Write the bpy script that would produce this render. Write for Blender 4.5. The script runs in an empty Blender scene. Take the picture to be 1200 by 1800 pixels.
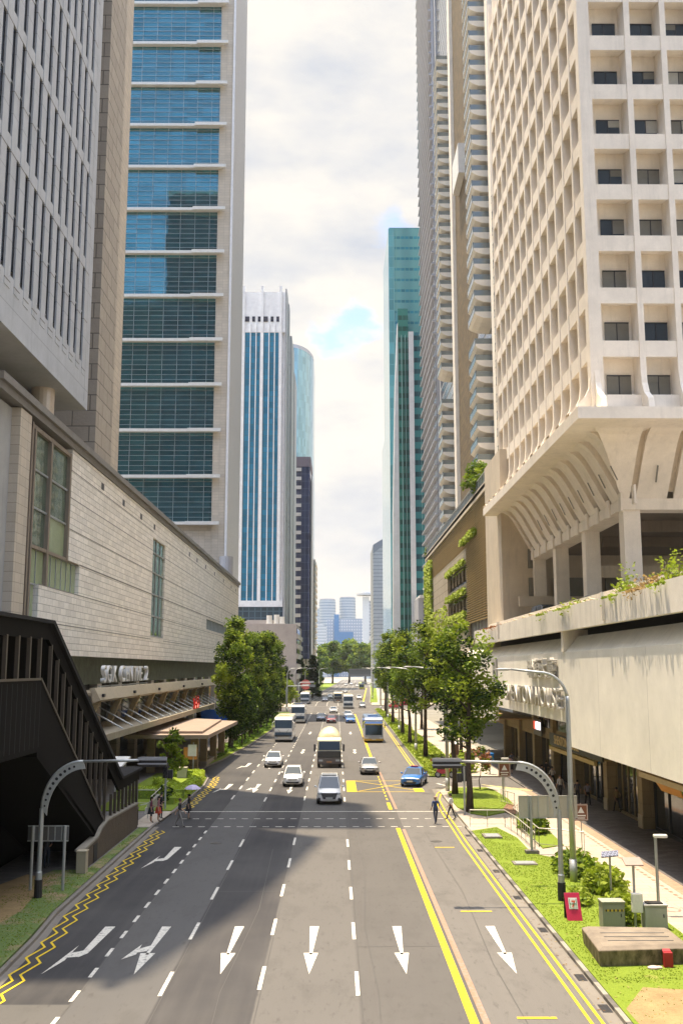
import bpy, bmesh, math, random
from mathutils import Vector, Matrix
R=math.radians
S=bpy.context.scene
COL=S.collection
# ---------------------------------------------------------------- camera, sky, sun, exposure
cd=bpy.data.cameras.new('camera'); cam=bpy.data.objects.new('camera',cd); COL.objects.link(cam)
cam.location=(0,0,10); cam.rotation_euler=(R(90+8.93),0,R(-0.33))
cd.sensor_fit='VERTICAL'; cd.sensor_height=36; cd.sensor_width=24; cd.lens=35.0
cd.clip_start=.3; cd.clip_end=9000
S.camera=cam
SUN=Vector((-.133,.108,1)).normalized()      # towards the sun
EL=math.asin(SUN.z); AZ=math.atan2(SUN.x,SUN.y)
w=bpy.data.worlds.new('World'); S.world=w; w.use_nodes=True
def build_world():
    nt=w.node_tree; N=nt.nodes; L=nt.links; N.clear()
    out=N.new('ShaderNodeOutputWorld'); bg=N.new('ShaderNodeBackground'); bg.inputs[1].default_value=.09
    sky=N.new('ShaderNodeTexSky'); sky.sky_type='NISHITA'; sky.sun_disc=False; sky.sun_elevation=EL; sky.sun_rotation=AZ
    sky.air_density=1.0; sky.dust_density=.6; sky.ozone_density=1.5
    tc=N.new('ShaderNodeTexCoord')
    def math_(op,a,b=None,clamp=False):
        n=N.new('ShaderNodeMath'); n.operation=op; n.use_clamp=clamp
        for i,v in enumerate((a,b)):
            if v is None: continue
            if isinstance(v,(int,float)): n.inputs[i].default_value=v
            else: L.new(v,n.inputs[i])
        return n.outputs[0]
    def noise(sc,det,rough,zs=1.6,off=(0,0,0)):
        mp=N.new('ShaderNodeMapping'); mp.inputs['Scale'].default_value=(1,1,zs); mp.inputs['Location'].default_value=off
        L.new(tc.outputs['Generated'],mp.inputs[0])
        n=N.new('ShaderNodeTexNoise'); n.inputs['Scale'].default_value=sc; n.inputs['Detail'].default_value=det; n.inputs['Roughness'].default_value=rough
        L.new(mp.outputs[0],n.inputs['Vector']); return n.outputs['Fac']
    n1=noise(2.6,9,.6); n2=noise(7,8,.6,2.2,(3,1,2)); n3=noise(2.4,7,.55,2.6,(7,4,1))
    sx=N.new('ShaderNodeSeparateXYZ'); L.new(tc.outputs['Generated'],sx.inputs[0])
    # blue breaks in the cloud: by direction, ragged by noise
    cov=math_('ADD',math_('MULTIPLY',sx.outputs[1],.34),math_('ADD',n1,.02))
    def hole(d,r,amt):
        dd=Vector(d).normalized()
        v=N.new('ShaderNodeVectorMath'); v.operation='DISTANCE'; v.inputs[1].default_value=dd
        L.new(tc.outputs['Generated'],v.inputs[0])
        m=N.new('ShaderNodeMapRange'); m.inputs['From Min'].default_value=r; m.inputs['From Max'].default_value=0
        m.inputs['To Min'].default_value=0; m.inputs['To Max'].default_value=amt
        L.new(math_('ADD',v.outputs['Value'],math_('MULTIPLY',math_('SUBTRACT',n2,.5),.12)),m.inputs['Value']); return m.outputs[0]
    def dr(px,py):
        x=(px-600)/1750; u=(900-py)/1750; c,s=math.cos(R(8.93)),math.sin(R(8.93))
        return (x,c-u*s,s+u*c)
    for d,r,a in ((dr(608,580),.060,.52),(dr(648,556),.030,.30),(dr(425,395),.030,.45),(dr(704,385),.050,.55),(dr(572,600),.026,.30),(dr(600,1040),.03,.18)):
        cov=math_('SUBTRACT',cov,hole(d,r,a))
    ramp=N.new('ShaderNodeMapRange'); ramp.inputs['From Min'].default_value=.26; ramp.inputs['From Max'].default_value=.58; ramp.interpolation_type='SMOOTHSTEP'
    L.new(cov,ramp.inputs['Value'])
    shade=N.new('ShaderNodeMapRange'); shade.inputs['From Min'].default_value=.41; shade.inputs['From Max'].default_value=.54
    L.new(math_('ADD',math_('MULTIPLY',n3,.7),math_('MULTIPLY',n2,.3)),shade.inputs['Value'])
    cm=N.new('ShaderNodeMix'); cm.data_type='RGBA'; cm.inputs[6].default_value=(2.75,2.88,3.15,1); cm.inputs[7].default_value=(4.15,3.92,3.6,1)
    L.new(shade.outputs[0],cm.inputs[0])
    mix=N.new('ShaderNodeMix'); mix.data_type='RGBA'
    L.new(ramp.outputs[0],mix.inputs[0]); 
    hs=N.new('ShaderNodeHueSaturation'); hs.inputs['Value'].default_value=1.15; hs.inputs['Saturation'].default_value=.85
    L.new(sky.outputs[0],hs.inputs['Color']); L.new(hs.outputs[0],mix.inputs[6]); L.new(cm.outputs[2],mix.inputs[7])
    
    # overhead sky, out of view, scaled up to brighten walls and shade
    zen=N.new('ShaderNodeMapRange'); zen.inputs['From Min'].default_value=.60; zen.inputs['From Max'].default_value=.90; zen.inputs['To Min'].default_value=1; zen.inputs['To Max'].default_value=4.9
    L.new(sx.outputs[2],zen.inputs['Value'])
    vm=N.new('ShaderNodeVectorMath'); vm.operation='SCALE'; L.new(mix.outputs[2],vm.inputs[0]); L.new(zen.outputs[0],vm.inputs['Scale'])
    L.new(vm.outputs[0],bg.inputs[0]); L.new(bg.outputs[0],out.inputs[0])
build_world()
sl=bpy.data.lights.new('sun','SUN'); sl.energy=3.25; sl.angle=R(.42); sl.color=(1,.82,.58)
so=bpy.data.objects.new('sun',sl); COL.objects.link(so); so.rotation_euler=SUN.to_track_quat('Z','Y').to_euler()
S.view_settings.view_transform='Standard'; S.view_settings.look='None'; S.view_settings.gamma=1; S.view_settings.exposure=1.5
S.view_settings.use_curve_mapping=False
S.cycles.max_bounces=6; S.cycles.diffuse_bounces=4; S.cycles.glossy_bounces=3; S.cycles.transparent_max_bounces=8; S.cycles.volume_bounces=0
S.cycles.caustics_reflective=False; S.cycles.caustics_refractive=False; S.cycles.use_denoising=True

# ---------------------------------------------------------------- helpers
WL={}
class MB:
    def __init__(s): s.v=[]; s.f=[]; s.m=[]
    def add(s,vs,fs,m=0):
        b=len(s.v); s.v+= [tuple(v) for v in vs]
        for f in fs: s.f.append(tuple(b+i for i in f)); s.m.append(m)
        return s
    def quad(s,a,b,c,d,m=0): return s.add((a,b,c,d),((0,1,2,3),),m)
    def box(s,x0,x1,y0,y1,z0,z1,m=0):
        return s.add([(x,y,z) for z in (z0,z1) for y in (y0,y1) for x in (x0,x1)],
            ((0,2,3,1),(4,5,7,6),(0,1,5,4),(2,6,7,3),(0,4,6,2),(1,3,7,5)),m)
    def prism(s,poly,z0,z1,m=0):
        n=len(poly); a=sum(poly[i][0]*poly[(i+1)%n][1]-poly[(i+1)%n][0]*poly[i][1] for i in range(n))
        if a<0: poly=poly[::-1]
        vs=[(x,y,z0) for x,y in poly]+[(x,y,z1) for x,y in poly]
        fs=[tuple(range(n))[::-1],tuple(range(n,2*n))]+[(i,(i+1)%n,n+(i+1)%n,n+i) for i in range(n)]
        return s.add(vs,fs,m)
    def ext(s,pts,vec,m=0):
        n=len(pts); v=Vector(vec); P=[Vector(p) for p in pts]
        vs=P+[p+v for p in P]
        fs=[tuple(range(n)),tuple(range(n,2*n))[::-1]]+[(i,n+i,n+(i+1)%n,(i+1)%n) for i in range(n)]
        return s.add(vs,fs,m)
    def tube(s,pts,r,n=10,m=0,cap=True):
        P=[Vector(p) for p in pts]; k=len(P)
        rr=r if isinstance(r,(list,tuple)) else [r]*k
        vs=[];fs=[]; ref=None
        for i,p in enumerate(P):
            t=((P[min(i+1,k-1)]-P[max(i-1,0)])).normalized()
            if ref is None: ref=Vector((1,0,0)) if abs(t.x)<.9 else Vector((0,1,0))
            u=(ref-t*ref.dot(t)).normalized(); v_=t.cross(u); ref=u
            for j in range(n):
                a=2*math.pi*j/n; vs.append(p+(u*math.cos(a)+v_*math.sin(a))*rr[i])
        for i in range(k-1):
            for j in range(n):
                fs.append((i*n+j,i*n+(j+1)%n,(i+1)*n+(j+1)%n,(i+1)*n+j))
        if cap: fs+= [tuple(range(n))[::-1],tuple(range((k-1)*n,k*n))]
        return s.add(vs,fs,m)
    def disc(s,c,nrm,r,th,n=16,m=0):
        c=Vector(c); d=Vector(nrm).normalized()*th/2
        return s.tube((c-d,c+d),r,n,m)
    def ball(s,c,rx,ry,rz,n=10,k=6,m=0):
        vs=[];fs=[]
        for i in range(k+1):
            th=math.pi*i/k
            for j in range(n):
                ph=2*math.pi*j/n
                vs.append((c[0]+rx*math.sin(th)*math.cos(ph),c[1]+ry*math.sin(th)*math.sin(ph),c[2]+rz*math.cos(th)))
        for i in range(k):
            for j in range(n): fs.append((i*n+j,(i+1)*n+j,(i+1)*n+(j+1)%n,i*n+(j+1)%n))
        return s.add(vs,fs,m)
    def rot(s,ang,c=(0,0)):
        ca,sa=math.cos(ang),math.sin(ang)
        s.v=[(c[0]+(x-c[0])*ca-(y-c[1])*sa,c[1]+(x-c[0])*sa+(y-c[1])*ca,z) for x,y,z in s.v]; return s
    def build(s,name,mats,parent=None,loc=(0,0,0),smooth=False,bevel=0,merge=False):
        o0=Vector(loc)+(WL.get(parent.name,Vector()) if parent else Vector())
        if not parent: org=Vector(loc)
        else: org=WL.get(parent.name,Vector())
        me=bpy.data.meshes.new(name); me.from_pydata([tuple(Vector(v)-org) for v in s.v],[],s.f); me.update()
        if not isinstance(mats,(list,tuple)): mats=[mats]
        for m in mats: me.materials.append(m)
        if len(mats)>1: me.polygons.foreach_set('material_index',s.m)
        if merge:
            bm=bmesh.new(); bm.from_mesh(me); bmesh.ops.remove_doubles(bm,verts=bm.verts,dist=1e-4); bmesh.ops.recalc_face_normals(bm,faces=bm.faces); bm.to_mesh(me); bm.free()
        if smooth: me.polygons.foreach_set('use_smooth',[True]*len(me.polygons))
        o=bpy.data.objects.new(name,me); COL.objects.link(o)
        if parent: o.parent=parent; WL[o.name]=org
        else: o.location=org; WL[o.name]=org
        if bevel:
            b=o.modifiers.new('bevel','BEVEL'); b.width=bevel; b.segments=2; b.limit_method='ANGLE'; b.angle_limit=R(40)
        return o
def thing(name,label,cat,loc=(0,0,0),group=None,rz=0):
    o=bpy.data.objects.new(name,None); COL.objects.link(o); o.location=loc; o.empty_display_size=.2; WL[o.name]=Vector(loc)
    o['label']=label; o['category']=cat
    if group: o['group']=group
    return o
def tag(o,label,cat,group=None,kind=None):
    o['label']=label; o['category']=cat
    if group: o['group']=group
    if kind: o['kind']=kind
    return o
def struct(o): o['kind']='structure'; return o
def copy_tree(o,loc=None,rz=None,label=None,group=None,scale=None,swap=None,parent=None):
    c=o.copy(); COL.objects.link(c)
    if parent is not None: c.parent=parent
    if swap and c.type=='MESH':
        for sl_ in c.material_slots:
            if sl_.material in swap:
                nm=swap[sl_.material]; sl_.link='OBJECT'; sl_.material=nm
    for ch in o.children: copy_tree(ch,swap=swap,parent=c)
    if loc is not None: c.location=loc
    if rz is not None: c.rotation_euler=(0,0,rz)
    if label: c['label']=label
    if group: c['group']=group
    if scale: c.scale=scale if isinstance(scale,(tuple,list)) else (scale,)*3
    return c
def multi(name,boxes,m,parent):   # one part per box
    for bx_ in boxes: MB().box(*bx_).build(name,m,parent)
def rep(o,parent,off):           # another copy of a part on the same thing (shares the mesh)
    c=o.copy(); COL.objects.link(c); c.parent=parent; c.location=Vector(o.location)+Vector(off)
    for ch in o.children:
        d=ch.copy(); COL.objects.link(d); d.parent=c
    return c

# ---------------------------------------------------------------- materials
class NT:
    def __init__(s,name):
        s.mat=bpy.data.materials.new(name); s.mat.use_nodes=True; s.N=s.mat.node_tree.nodes; s.L=s.mat.node_tree.links
        s.b=s.N['Principled BSDF']
    def pos(s,obj=False):
        if obj: return s.N.new('ShaderNodeTexCoord').outputs['Object']
        return s.N.new('ShaderNodeNewGeometry').outputs['Position']
    def mp(s,v,sc=(1,1,1)):
        m=s.N.new('ShaderNodeMapping'); m.inputs['Scale'].default_value=sc; s.L.new(v,m.inputs[0]); return m.outputs[0]
    def noise(s,v,sc,det=4,rough=.6):
        n=s.N.new('ShaderNodeTexNoise'); n.inputs['Scale'].default_value=sc; n.inputs['Detail'].default_value=det; n.inputs['Roughness'].default_value=rough
        s.L.new(v,n.inputs['Vector']); return n.outputs['Fac']
    def ma(s,op,a,b=0.,c=None,clamp=False):
        n=s.N.new('ShaderNodeMath'); n.operation=op; n.use_clamp=clamp
        for i,v in enumerate((a,b,c)):
            if v is None: continue
            if isinstance(v,(int,float)): n.inputs[i].default_value=v
            else: s.L.new(v,n.inputs[i])
        return n.outputs[0]
    def mr(s,v,a,b,c=0.,d=1.):
        n=s.N.new('ShaderNodeMapRange'); 
        for i,k in enumerate((a,b,c,d)): n.inputs[1+i].default_value=k
        s.L.new(v,n.inputs[0]); return n.outputs[0]
    def mix(s,f,a,b,mode='MIX'):
        n=s.N.new('ShaderNodeMix'); n.data_type='RGBA'; n.blend_type=mode
        for i,v in ((0,f),(6,a),(7,b)):
            if isinstance(v,(int,float)): n.inputs[i].default_value=v
            elif isinstance(v,tuple): n.inputs[i].default_value=(*v[:3],1)
            else: s.L.new(v,n.inputs[i])
        return n.outputs[2]
    def wallv(s,v,obj=False):  # (x+y, z, 0): brick coordinates that work on upright walls of either heading
        q=s.N.new('ShaderNodeSeparateXYZ'); s.L.new(v,q.inputs[0])
        c=s.N.new('ShaderNodeCombineXYZ'); s.L.new(s.ma('ADD',q.outputs[0],q.outputs[1]),c.inputs[0]); s.L.new(q.outputs[2],c.inputs[1]); return c.outputs[0]
    def brick(s,v,w_,h_,mort,a,b,m,off=.5,smooth=.1):
        n=s.N.new('ShaderNodeTexBrick'); s.L.new(v,n.inputs['Vector']); n.inputs['Scale'].default_value=1
        n.inputs['Brick Width'].default_value=w_; n.inputs['Row Height'].default_value=h_; n.inputs['Mortar Size'].default_value=mort; n.inputs['Mortar Smooth'].default_value=smooth
        n.inputs['Color1'].default_value=(*a,1); n.inputs['Color2'].default_value=(*b,1); n.inputs['Mortar'].default_value=(*m,1); n.offset=off
        return n.outputs['Color'],n.outputs['Fac']
    def bump(s,h,st,dist=.1):
        n=s.N.new('ShaderNodeBump'); n.inputs['Strength'].default_value=st; n.inputs['Distance'].default_value=dist
        s.L.new(h,n.inputs['Height']); s.L.new(n.outputs[0],s.b.inputs['Normal'])
    def fin(s,col,rough=.8,metal=0,spec=.5):
        if isinstance(col,tuple): s.b.inputs['Base Color'].default_value=(*col[:3],1)
        else: s.L.new(col,s.b.inputs['Base Color'])
        if isinstance(rough,(int,float)): s.b.inputs['Roughness'].default_value=rough
        else: s.L.new(rough,s.b.inputs['Roughness'])
        s.b.inputs['Metallic'].default_value=metal; s.b.inputs['Specular IOR Level'].default_value=spec
        return s.mat
def mul(c,k): return tuple(min(1,x*k) for x in c)
def plain(name,c,rough=.7,metal=0,var=.12,sc=1.5,bump=0,obj=False,spec=.5):
    t=NT(name); v=t.pos(obj)
    n=t.ma('ADD',t.ma('MULTIPLY',t.noise(v,sc,5),.6),t.ma('MULTIPLY',t.noise(v,sc*9,3),.4))
    col=t.mix(t.mr(n,.3,.7),mul(c,1-var),mul(c,1+var))
    if bump: t.bump(t.noise(v,sc*14,4),bump,.03)
    return t.fin(col,rough,metal,spec)
def concrete(name,c,stain=.25,rough=.85,joint=None):
    t=NT(name); v=t.pos()
    a=t.noise(v,.5,6,.65); st=t.noise(t.mp(v,(1.3,1.3,.12)),1.4,5,.6); fine=t.noise(v,9,4)
    col=t.mix(t.mr(a,.3,.7),mul(c,.88),mul(c,1.08))
    col=t.mix(t.mr(st,.52,.75,0,stain),col,mul(c,.5))
    col=t.mix(t.mr(fine,.3,.7,0,.25),col,mul(c,.8))
    if joint:
        _,f=t.brick(t.wallv(v),joint[0],joint[1],joint[2] if len(joint)>2 else .025,c,c,c,0); col=t.mix(t.ma('MULTIPLY',f,.55),col,mul(c,.35))
    t.bump(fine,.15,.03)
    return t.fin(col,rough)
def stone(name,c,w_,h_,mort=.02,var=.12,bump=.5,dark=.45,obj=False,off=.5):
    t=NT(name); v=t.pos(obj); wv=t.wallv(v)
    bc,f=t.brick(wv,w_,h_,mort,mul(c,1-var),mul(c,1+var),mul(c,dark),off)
    n=t.noise(v,1.1,6,.7); st=t.noise(t.mp(v,(1.3,1.3,.15)),.9,5)
    col=t.mix(t.mr(n,.35,.7,0,.35),bc,mul(c,.72)); col=t.mix(t.mr(st,.55,.8,0,.35),col,mul(c,.55))
    h=t.ma('SUBTRACT',t.noise(v,2.6,6,.7),t.ma('MULTIPLY',f,.6)); t.bump(h,bump,.12)
    return t.fin(col,.8)
def glass(name,c,rough=.06,metal=.75,grid=None,gcol=(.05,.07,.08),wob=.02,spandrel=None):
    t=NT(name); v=t.pos()
    col=c
    if grid:
        wv=t.wallv(v)
        bc,f=t.brick(wv,grid[0],grid[1],grid[2],mul(c,.8),mul(c,1.2),gcol,0,0)
        col=bc
        if spandrel:   # opaque floor band, every grid[1]
            q=t.N.new('ShaderNodeSeparateXYZ'); t.L.new(v,q.inputs[0])
            fr=t.ma('FRACT',t.ma('DIVIDE',q.outputs[2],spandrel[0]))
            col=t.mix(t.mr(fr,spandrel[1],spandrel[1]+.02),spandrel[2],col)
    else: col=t.mix(t.mr(t.noise(v,.35,3),.3,.7),mul(c,.85),mul(c,1.15))
    h=t.noise(t.mp(v,(.5,.5,.35)),.6,2)
    if grid: h=t.ma('ADD',h,t.ma('MULTIPLY',t.noise(v,.33,3),.8))
    t.bump(h,wob*9,.15)
    return t.fin(col,rough,metal)
def emis(name,c,e):
    t=NT(name); t.b.inputs['Emission Color'].default_value=(*c,1); t.b.inputs['Emission Strength'].default_value=e; return t.fin(c,.5)
def leafmat(name,c,var=.35,sc=.9,rough=.62):
    t=NT(name); v=t.pos(); n=t.noise(v,sc,4); g=t.N.new('ShaderNodeNewGeometry')
    rnd=g.outputs['Random Per Island']
    f=t.ma('ADD',t.ma('MULTIPLY',t.mr(n,.35,.65),.5),t.ma('MULTIPLY',rnd,.5))
    col=t.mix(f,mul(c,1-var),mul(c,1+var))
    m=t.fin(col,rough,0,.2)
    tr=t.N.new('ShaderNodeBsdfTranslucent'); t.L.new(t.mix(.5,col,mul((c[0]*1.5,c[1]*1.7,c[2]*.6),1)),tr.inputs[0])
    ms=t.N.new('ShaderNodeMixShader'); ms.inputs[0].default_value=.3
    t.L.new(t.b.outputs[0],ms.inputs[1]); t.L.new(tr.outputs[0],ms.inputs[2]); t.L.new(ms.outputs[0],t.N['Material Output'].inputs[0])
    return m
def paint(name,c,rough=.28,metal=0):
    t=NT(name); v=t.pos(True)
    col=t.mix(t.mr(t.noise(v,2,4),.35,.7,0,.25),c,mul(c,.88)); m=t.fin(col,rough,metal)
    t.b.inputs['Coat Weight'].default_value=.6; t.b.inputs['Coat Roughness'].default_value=.08; return m

m_white=plain('white_paint',(.75,.74,.70),.6)
m_steel=plain('galvanised_steel',(.42,.44,.44),.45,.5,.12,3)
m_steel_d=plain('grey_painted_steel',(.30,.32,.33),.5,.2,.12,3)
m_black=plain('black_rubber',(.018,.018,.02),.6,0,.2,5,obj=True)
m_dark=plain('dark_metal',(.03,.03,.035),.45,.2)
m_pitch=plain('dark_interior',(.02,.02,.022),.8)
m_glassd=glass('dark_window_glass',(.05,.06,.07),.05,.5)
m_wind=NT('vehicle_glass'); m_wind=m_wind.fin((.02,.03,.038),.05,.18)
m_bark=plain('bark',(.075,.055,.04),.95,0,.35,6,.4)
m_barkl=plain('pale_bark',(.16,.13,.10),.95,0,.35,6,.4)
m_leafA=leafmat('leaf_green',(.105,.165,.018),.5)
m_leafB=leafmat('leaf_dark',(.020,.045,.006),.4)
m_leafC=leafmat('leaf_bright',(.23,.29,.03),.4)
m_leafY=leafmat('leaf_yellow_green',(.26,.32,.045))
m_leafH=leafmat('hedge_leaf',(.13,.22,.03))
m_leafD=leafmat('rain_tree_leaf',(.085,.14,.035))
m_leafR=leafmat('red_leaf',(.30,.13,.07))
m_cone=leafmat('conifer_leaf',(.02,.04,.02))
HAZE=1
# ---------------------------------------------------------------- ground, road, pavements
def road_mat():
    t=NT('asphalt'); v=t.pos()
    q=t.N.new('ShaderNodeSeparateXYZ'); t.L.new(v,q.inputs[0]); X=q.outputs[0]
    # lanes were resurfaced at different times: tone by lane
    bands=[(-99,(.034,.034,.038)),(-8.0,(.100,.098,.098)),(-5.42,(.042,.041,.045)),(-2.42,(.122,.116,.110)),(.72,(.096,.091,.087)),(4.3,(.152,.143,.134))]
    nn=t.ma('MULTIPLY',t.ma('SUBTRACT',t.noise(t.mp(v,(1,.15,1)),1.5,3),.5),.12)
    X2=t.ma('ADD',X,nn)
    col=None
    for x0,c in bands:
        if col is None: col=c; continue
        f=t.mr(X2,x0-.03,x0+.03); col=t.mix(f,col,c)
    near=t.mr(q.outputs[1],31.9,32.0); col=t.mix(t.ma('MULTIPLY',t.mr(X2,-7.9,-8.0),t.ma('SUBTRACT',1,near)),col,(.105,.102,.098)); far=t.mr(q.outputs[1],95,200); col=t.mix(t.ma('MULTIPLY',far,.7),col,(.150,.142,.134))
    wear=t.noise(t.mp(v,(1.4,.05,1)),1.2,5,.6); col=t.mix(t.mr(wear,.45,.75,0,.35),col,mul((.11,.105,.1),1))
    big=t.noise(v,.13,6,.6); col=t.mix(t.mr(big,.35,.65,0,.3),col,(.145,.138,.13))
    # oil drips along the lane centres
    oil=t.noise(t.mp(v,(3,.8,1)),1.7,4,.6); col=t.mix(t.mr(oil,.58,.72,0,.5),col,(.055,.052,.05)); blot=t.noise(t.mp(v,(.9,.35,1)),.8,6,.7); col=t.mix(t.mr(blot,.52,.62,0,.28),col,(.07,.067,.063))
    gr=t.noise(v,38,2); col=t.mix(t.mr(gr,.3,.7,0,.35),col,(.06,.06,.06))
    t.bump(gr,.25,.01)
    return t.fin(col,.9,0,.22)
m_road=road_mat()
def grass_mat(name,g1,g2,dirt,amt):
    t=NT(name); v=t.pos(); n=t.noise(v,.55,7,.7); f=t.noise(v,11,5,.7)
    col=t.mix(t.mr(f,.3,.7),g1,g2); col=t.mix(t.mr(n,amt,amt+.12),col,dirt); t.bump(f,.6,.05); return t.fin(col,.95)
m_grass=grass_mat('lawn',(.115,.175,.008),(.18,.245,.014),(.28,.24,.07),.62)
m_grassd=grass_mat('worn_lawn',(.07,.12,.03),(.14,.20,.05),(.28,.20,.12),.50)
m_dirt=plain('bare_earth',(.27,.19,.09),.95,0,.3,1.2,.3)
m_pave=stone('concrete_paving',(.46,.41,.36),.0,.0) if 0 else None
def paving(name,c,w_,h_,var=.08,mort=.012,dark=.6,stain=.3):
    t=NT(name); v=t.pos(); bc,f=t.brick(v,w_,h_,mort,mul(c,1-var),mul(c,1+var),mul(c,dark),.5)
    n=t.noise(v,.35,6,.65); col=t.mix(t.mr(n,.4,.7,0,stain),bc,mul(c,.62)); t.bump(t.noise(v,20,3),.15,.01); return t.fin(col,.85)
m_pave=paving('concrete_paving',(.42,.365,.30),1.2,.6)
m_brickp=paving('brick_paving',(.40,.27,.19),.22,.11,.2)
m_darkp=paving('dark_granite_paving',(.13,.12,.115),.6,.3,.25)
m_kerbc=concrete('kerb_concrete',(.19,.172,.15),.4)
def kerb_mat():
    t=NT('painted_kerb'); v=t.pos(); q=t.N.new('ShaderNodeSeparateXYZ'); t.L.new(v,q.inputs[0])
    fr=t.ma('FRACT',t.ma('DIVIDE',q.outputs[1],2.4)); f=t.mr(fr,.49,.51)
    n=t.noise(v,2.2,5); col=t.mix(f,(.09,.083,.075),(.27,.25,.215)); col=t.mix(t.mr(n,.42,.7,0,.6),col,(.17,.16,.14)); return t.fin(col,.85)
m_kerbp=kerb_mat()
def worn(name,c,base,thr=.66):
    t=NT(name); v=t.pos(); n=t.noise(v,6,6,.75); col=t.mix(t.mr(n,thr-.06,thr+.06,0,.8),c,base); return t.fin(col,.7)
m_mw=worn('road_paint_white',(.60,.58,.52),(.15,.14,.135),.57)
m_my=worn('road_paint_yellow',(.66,.47,.008),(.20,.17,.10),.62)
m_myf=worn('faded_paint_yellow',(.55,.46,.20),(.22,.2,.18),.56)
m_mo=worn('faded_orange_line',(.30,.16,.10),(.24,.21,.19),.52)

def poly_sheet(name,pts,z,m,th=0):
    b=MB()
    if th: b.prism(pts,z-th,z)
    else: b.add([(x,y,z) for x,y in pts],[tuple(range(len(pts)))])
    o=b.build(name,m); return struct(o)
def strip(name,A,B,z,m,th=0):
    b=MB()
    for i in range(len(A)-1):
        a,c,d,e=A[i],B[i],B[i+1],A[i+1]
        if th: b.add([(p[0],p[1],zz) for zz in (z-th,z) for p in (a,c,d,e)],((0,3,2,1),(4,5,6,7),(0,1,5,4),(1,2,6,5),(2,3,7,6),(3,0,4,7)))
        else: b.quad((*a,z),(*c,z),(*d,z),(*e,z))
    o=b.build(name,m); return struct(o)
poly_sheet('ground',[(-4000,-600),(4000,-600),(4000,6000),(-4000,6000)],-.06,plain('far_ground',(.22,.21,.18),.95,0,.3,.02))
LK=[(-10.95,-60),(-10.95,34),(-11.1,39),(-11.4,43),(-11.55,66),(-11.3,72),(-11.2,88),(-11.6,94),(-12.5,98),(-13.3,101),(-13.1,106),(-12.4,112),(-11.2,134),(-10.4,165),(-10.2,232),(-10.2,262),(-10.0,300),(-7.5,400),(-3.5,520),(6,900)]
RK=[(8.2,-60),(8.2,34),(8.2,39),(8.2,43),(8.2,66),(8.2,72),(8.5,88),(8.6,94),(8.6,98),(8.6,101),(8.65,106),(8.7,112),(8.85,134),(9.1,165),(9.5,232),(9.5,262),(9.8,300),(13.5,400),(17.5,520),(27,900)]
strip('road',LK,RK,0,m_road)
struct(MB().box(-120,-10.1,238,262,-.05,-.004).box(9.4,120,252,278,-.05,-.004).build('side_street',m_road))
poly_sheet('driveway',[(8.3,87),(8.55,95.2),(12,95.2),(19.4,95.2),(19.4,92),(15.6,84),(14.2,87)],.004,m_road)
def lerp_edge(E,y):
    for a,b in zip(E,E[1:]):
        if a[1]<=y<=b[1]: return a[0]+(b[0]-a[0])*(y-a[1])/(b[1]-a[1])
    return E[-1][0]
def kerb(name,E,y0,y1,side,m,w_=.16,h_=.13):
    ys=[y0]+[p[1] for p in E if y0<p[1]<y1]+[y1]
    # subdivide long runs into single kerb stones, with thin joints
    A=[(lerp_edge(E,y),y) for y in ys]; B=[(x+side*w_,y) for x,y in A]
    return strip(name,A,B,h_,m,h_+.05)
kerb('kerb_right',RK,-60,65.5,1,m_kerbp); kerb('kerb_right_verge',RK,95.4,251,1,m_kerbc); kerb('kerb_right_far',RK,279,520,1,m_kerbc)
kerb('kerb_left',LK,-60,67,-1,m_kerbc); kerb('kerb_left_verge',LK,71.5,237,-1,m_kerbc); kerb('kerb_left_far',LK,263,900,-1,m_kerbc)
# concrete gutters
def gutter(name,E,y0,y1,side,w_=.42):
    ys=[y0]+[p[1] for p in E if y0<p[1]<y1]+[y1]
    A=[(lerp_edge(E,y),y) for y in ys]; B=[(x-side*w_,y) for x,y in A]; return strip(name,A,B,.006,m_kerbc)
gutter('gutter_right',RK,-60,86,1); gutter('gutter_left',LK,-60,66,-1,.3)
g=MB()
for y in (31.5,34.5,40.5,46,51.8,57.5,62.5): g.box(7.86,8.16,y-.35,y+.35,.006,.014)
struct(g.build('gutter_gratings',m_dark))
# right side: pavement, granite walkway, lawns
poly_sheet('pavement_right',[(8.37,-60),(15.35,-60),(15.35,84),(14.2,86.9),(9.5,86.9),(8.5,84),(8.37,72)],.10,m_pave,.14)
struct(MB().box(15.352,15.95,-60,86,-.04,.104).build('brick_edging',m_brickp))
struct(MB().box(15.952,60,-60,126,-.04,.102).build('walkway_paving',m_darkp))
poly_sheet('lawn_right',[(8.37,24),(8.37,63.5),(10.1,64.9),(10.7,61),(10.6,55.9),(12.7,53),(13.0,45),(13.05,40),(13.1,24)],.15,m_grass,.1)
poly_sheet('lawn_ramp_side',[(11.5,57.5),(12.9,58.5),(13.2,66),(12.6,72.8),(11.6,66)],.15,m_grass,.1)
poly_sheet('lawn_corner',[(8.75,74),(9.3,71),(10.2,69.7),(11.8,71.5),(13.0,74.5),(13.2,78.5),(13.0,84),(12.6,86),(10.2,86),(9.0,82.5),(8.75,79)],.16,m_grass,.1)
poly_sheet('bare_patch',[(8.5,24),(12.9,24),(12.7,30),(11.5,32.6),(9.6,33.0),(8.5,31)],.156,m_dirt)
poly_sheet('bare_patch_ramp',[(11.7,72.4),(12.6,75.8),(13.0,75.0),(12.5,70.5),(11.9,70.2)],.166,plain('damp_earth',(.20,.11,.07),.95,0,.3,1.5))
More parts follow.
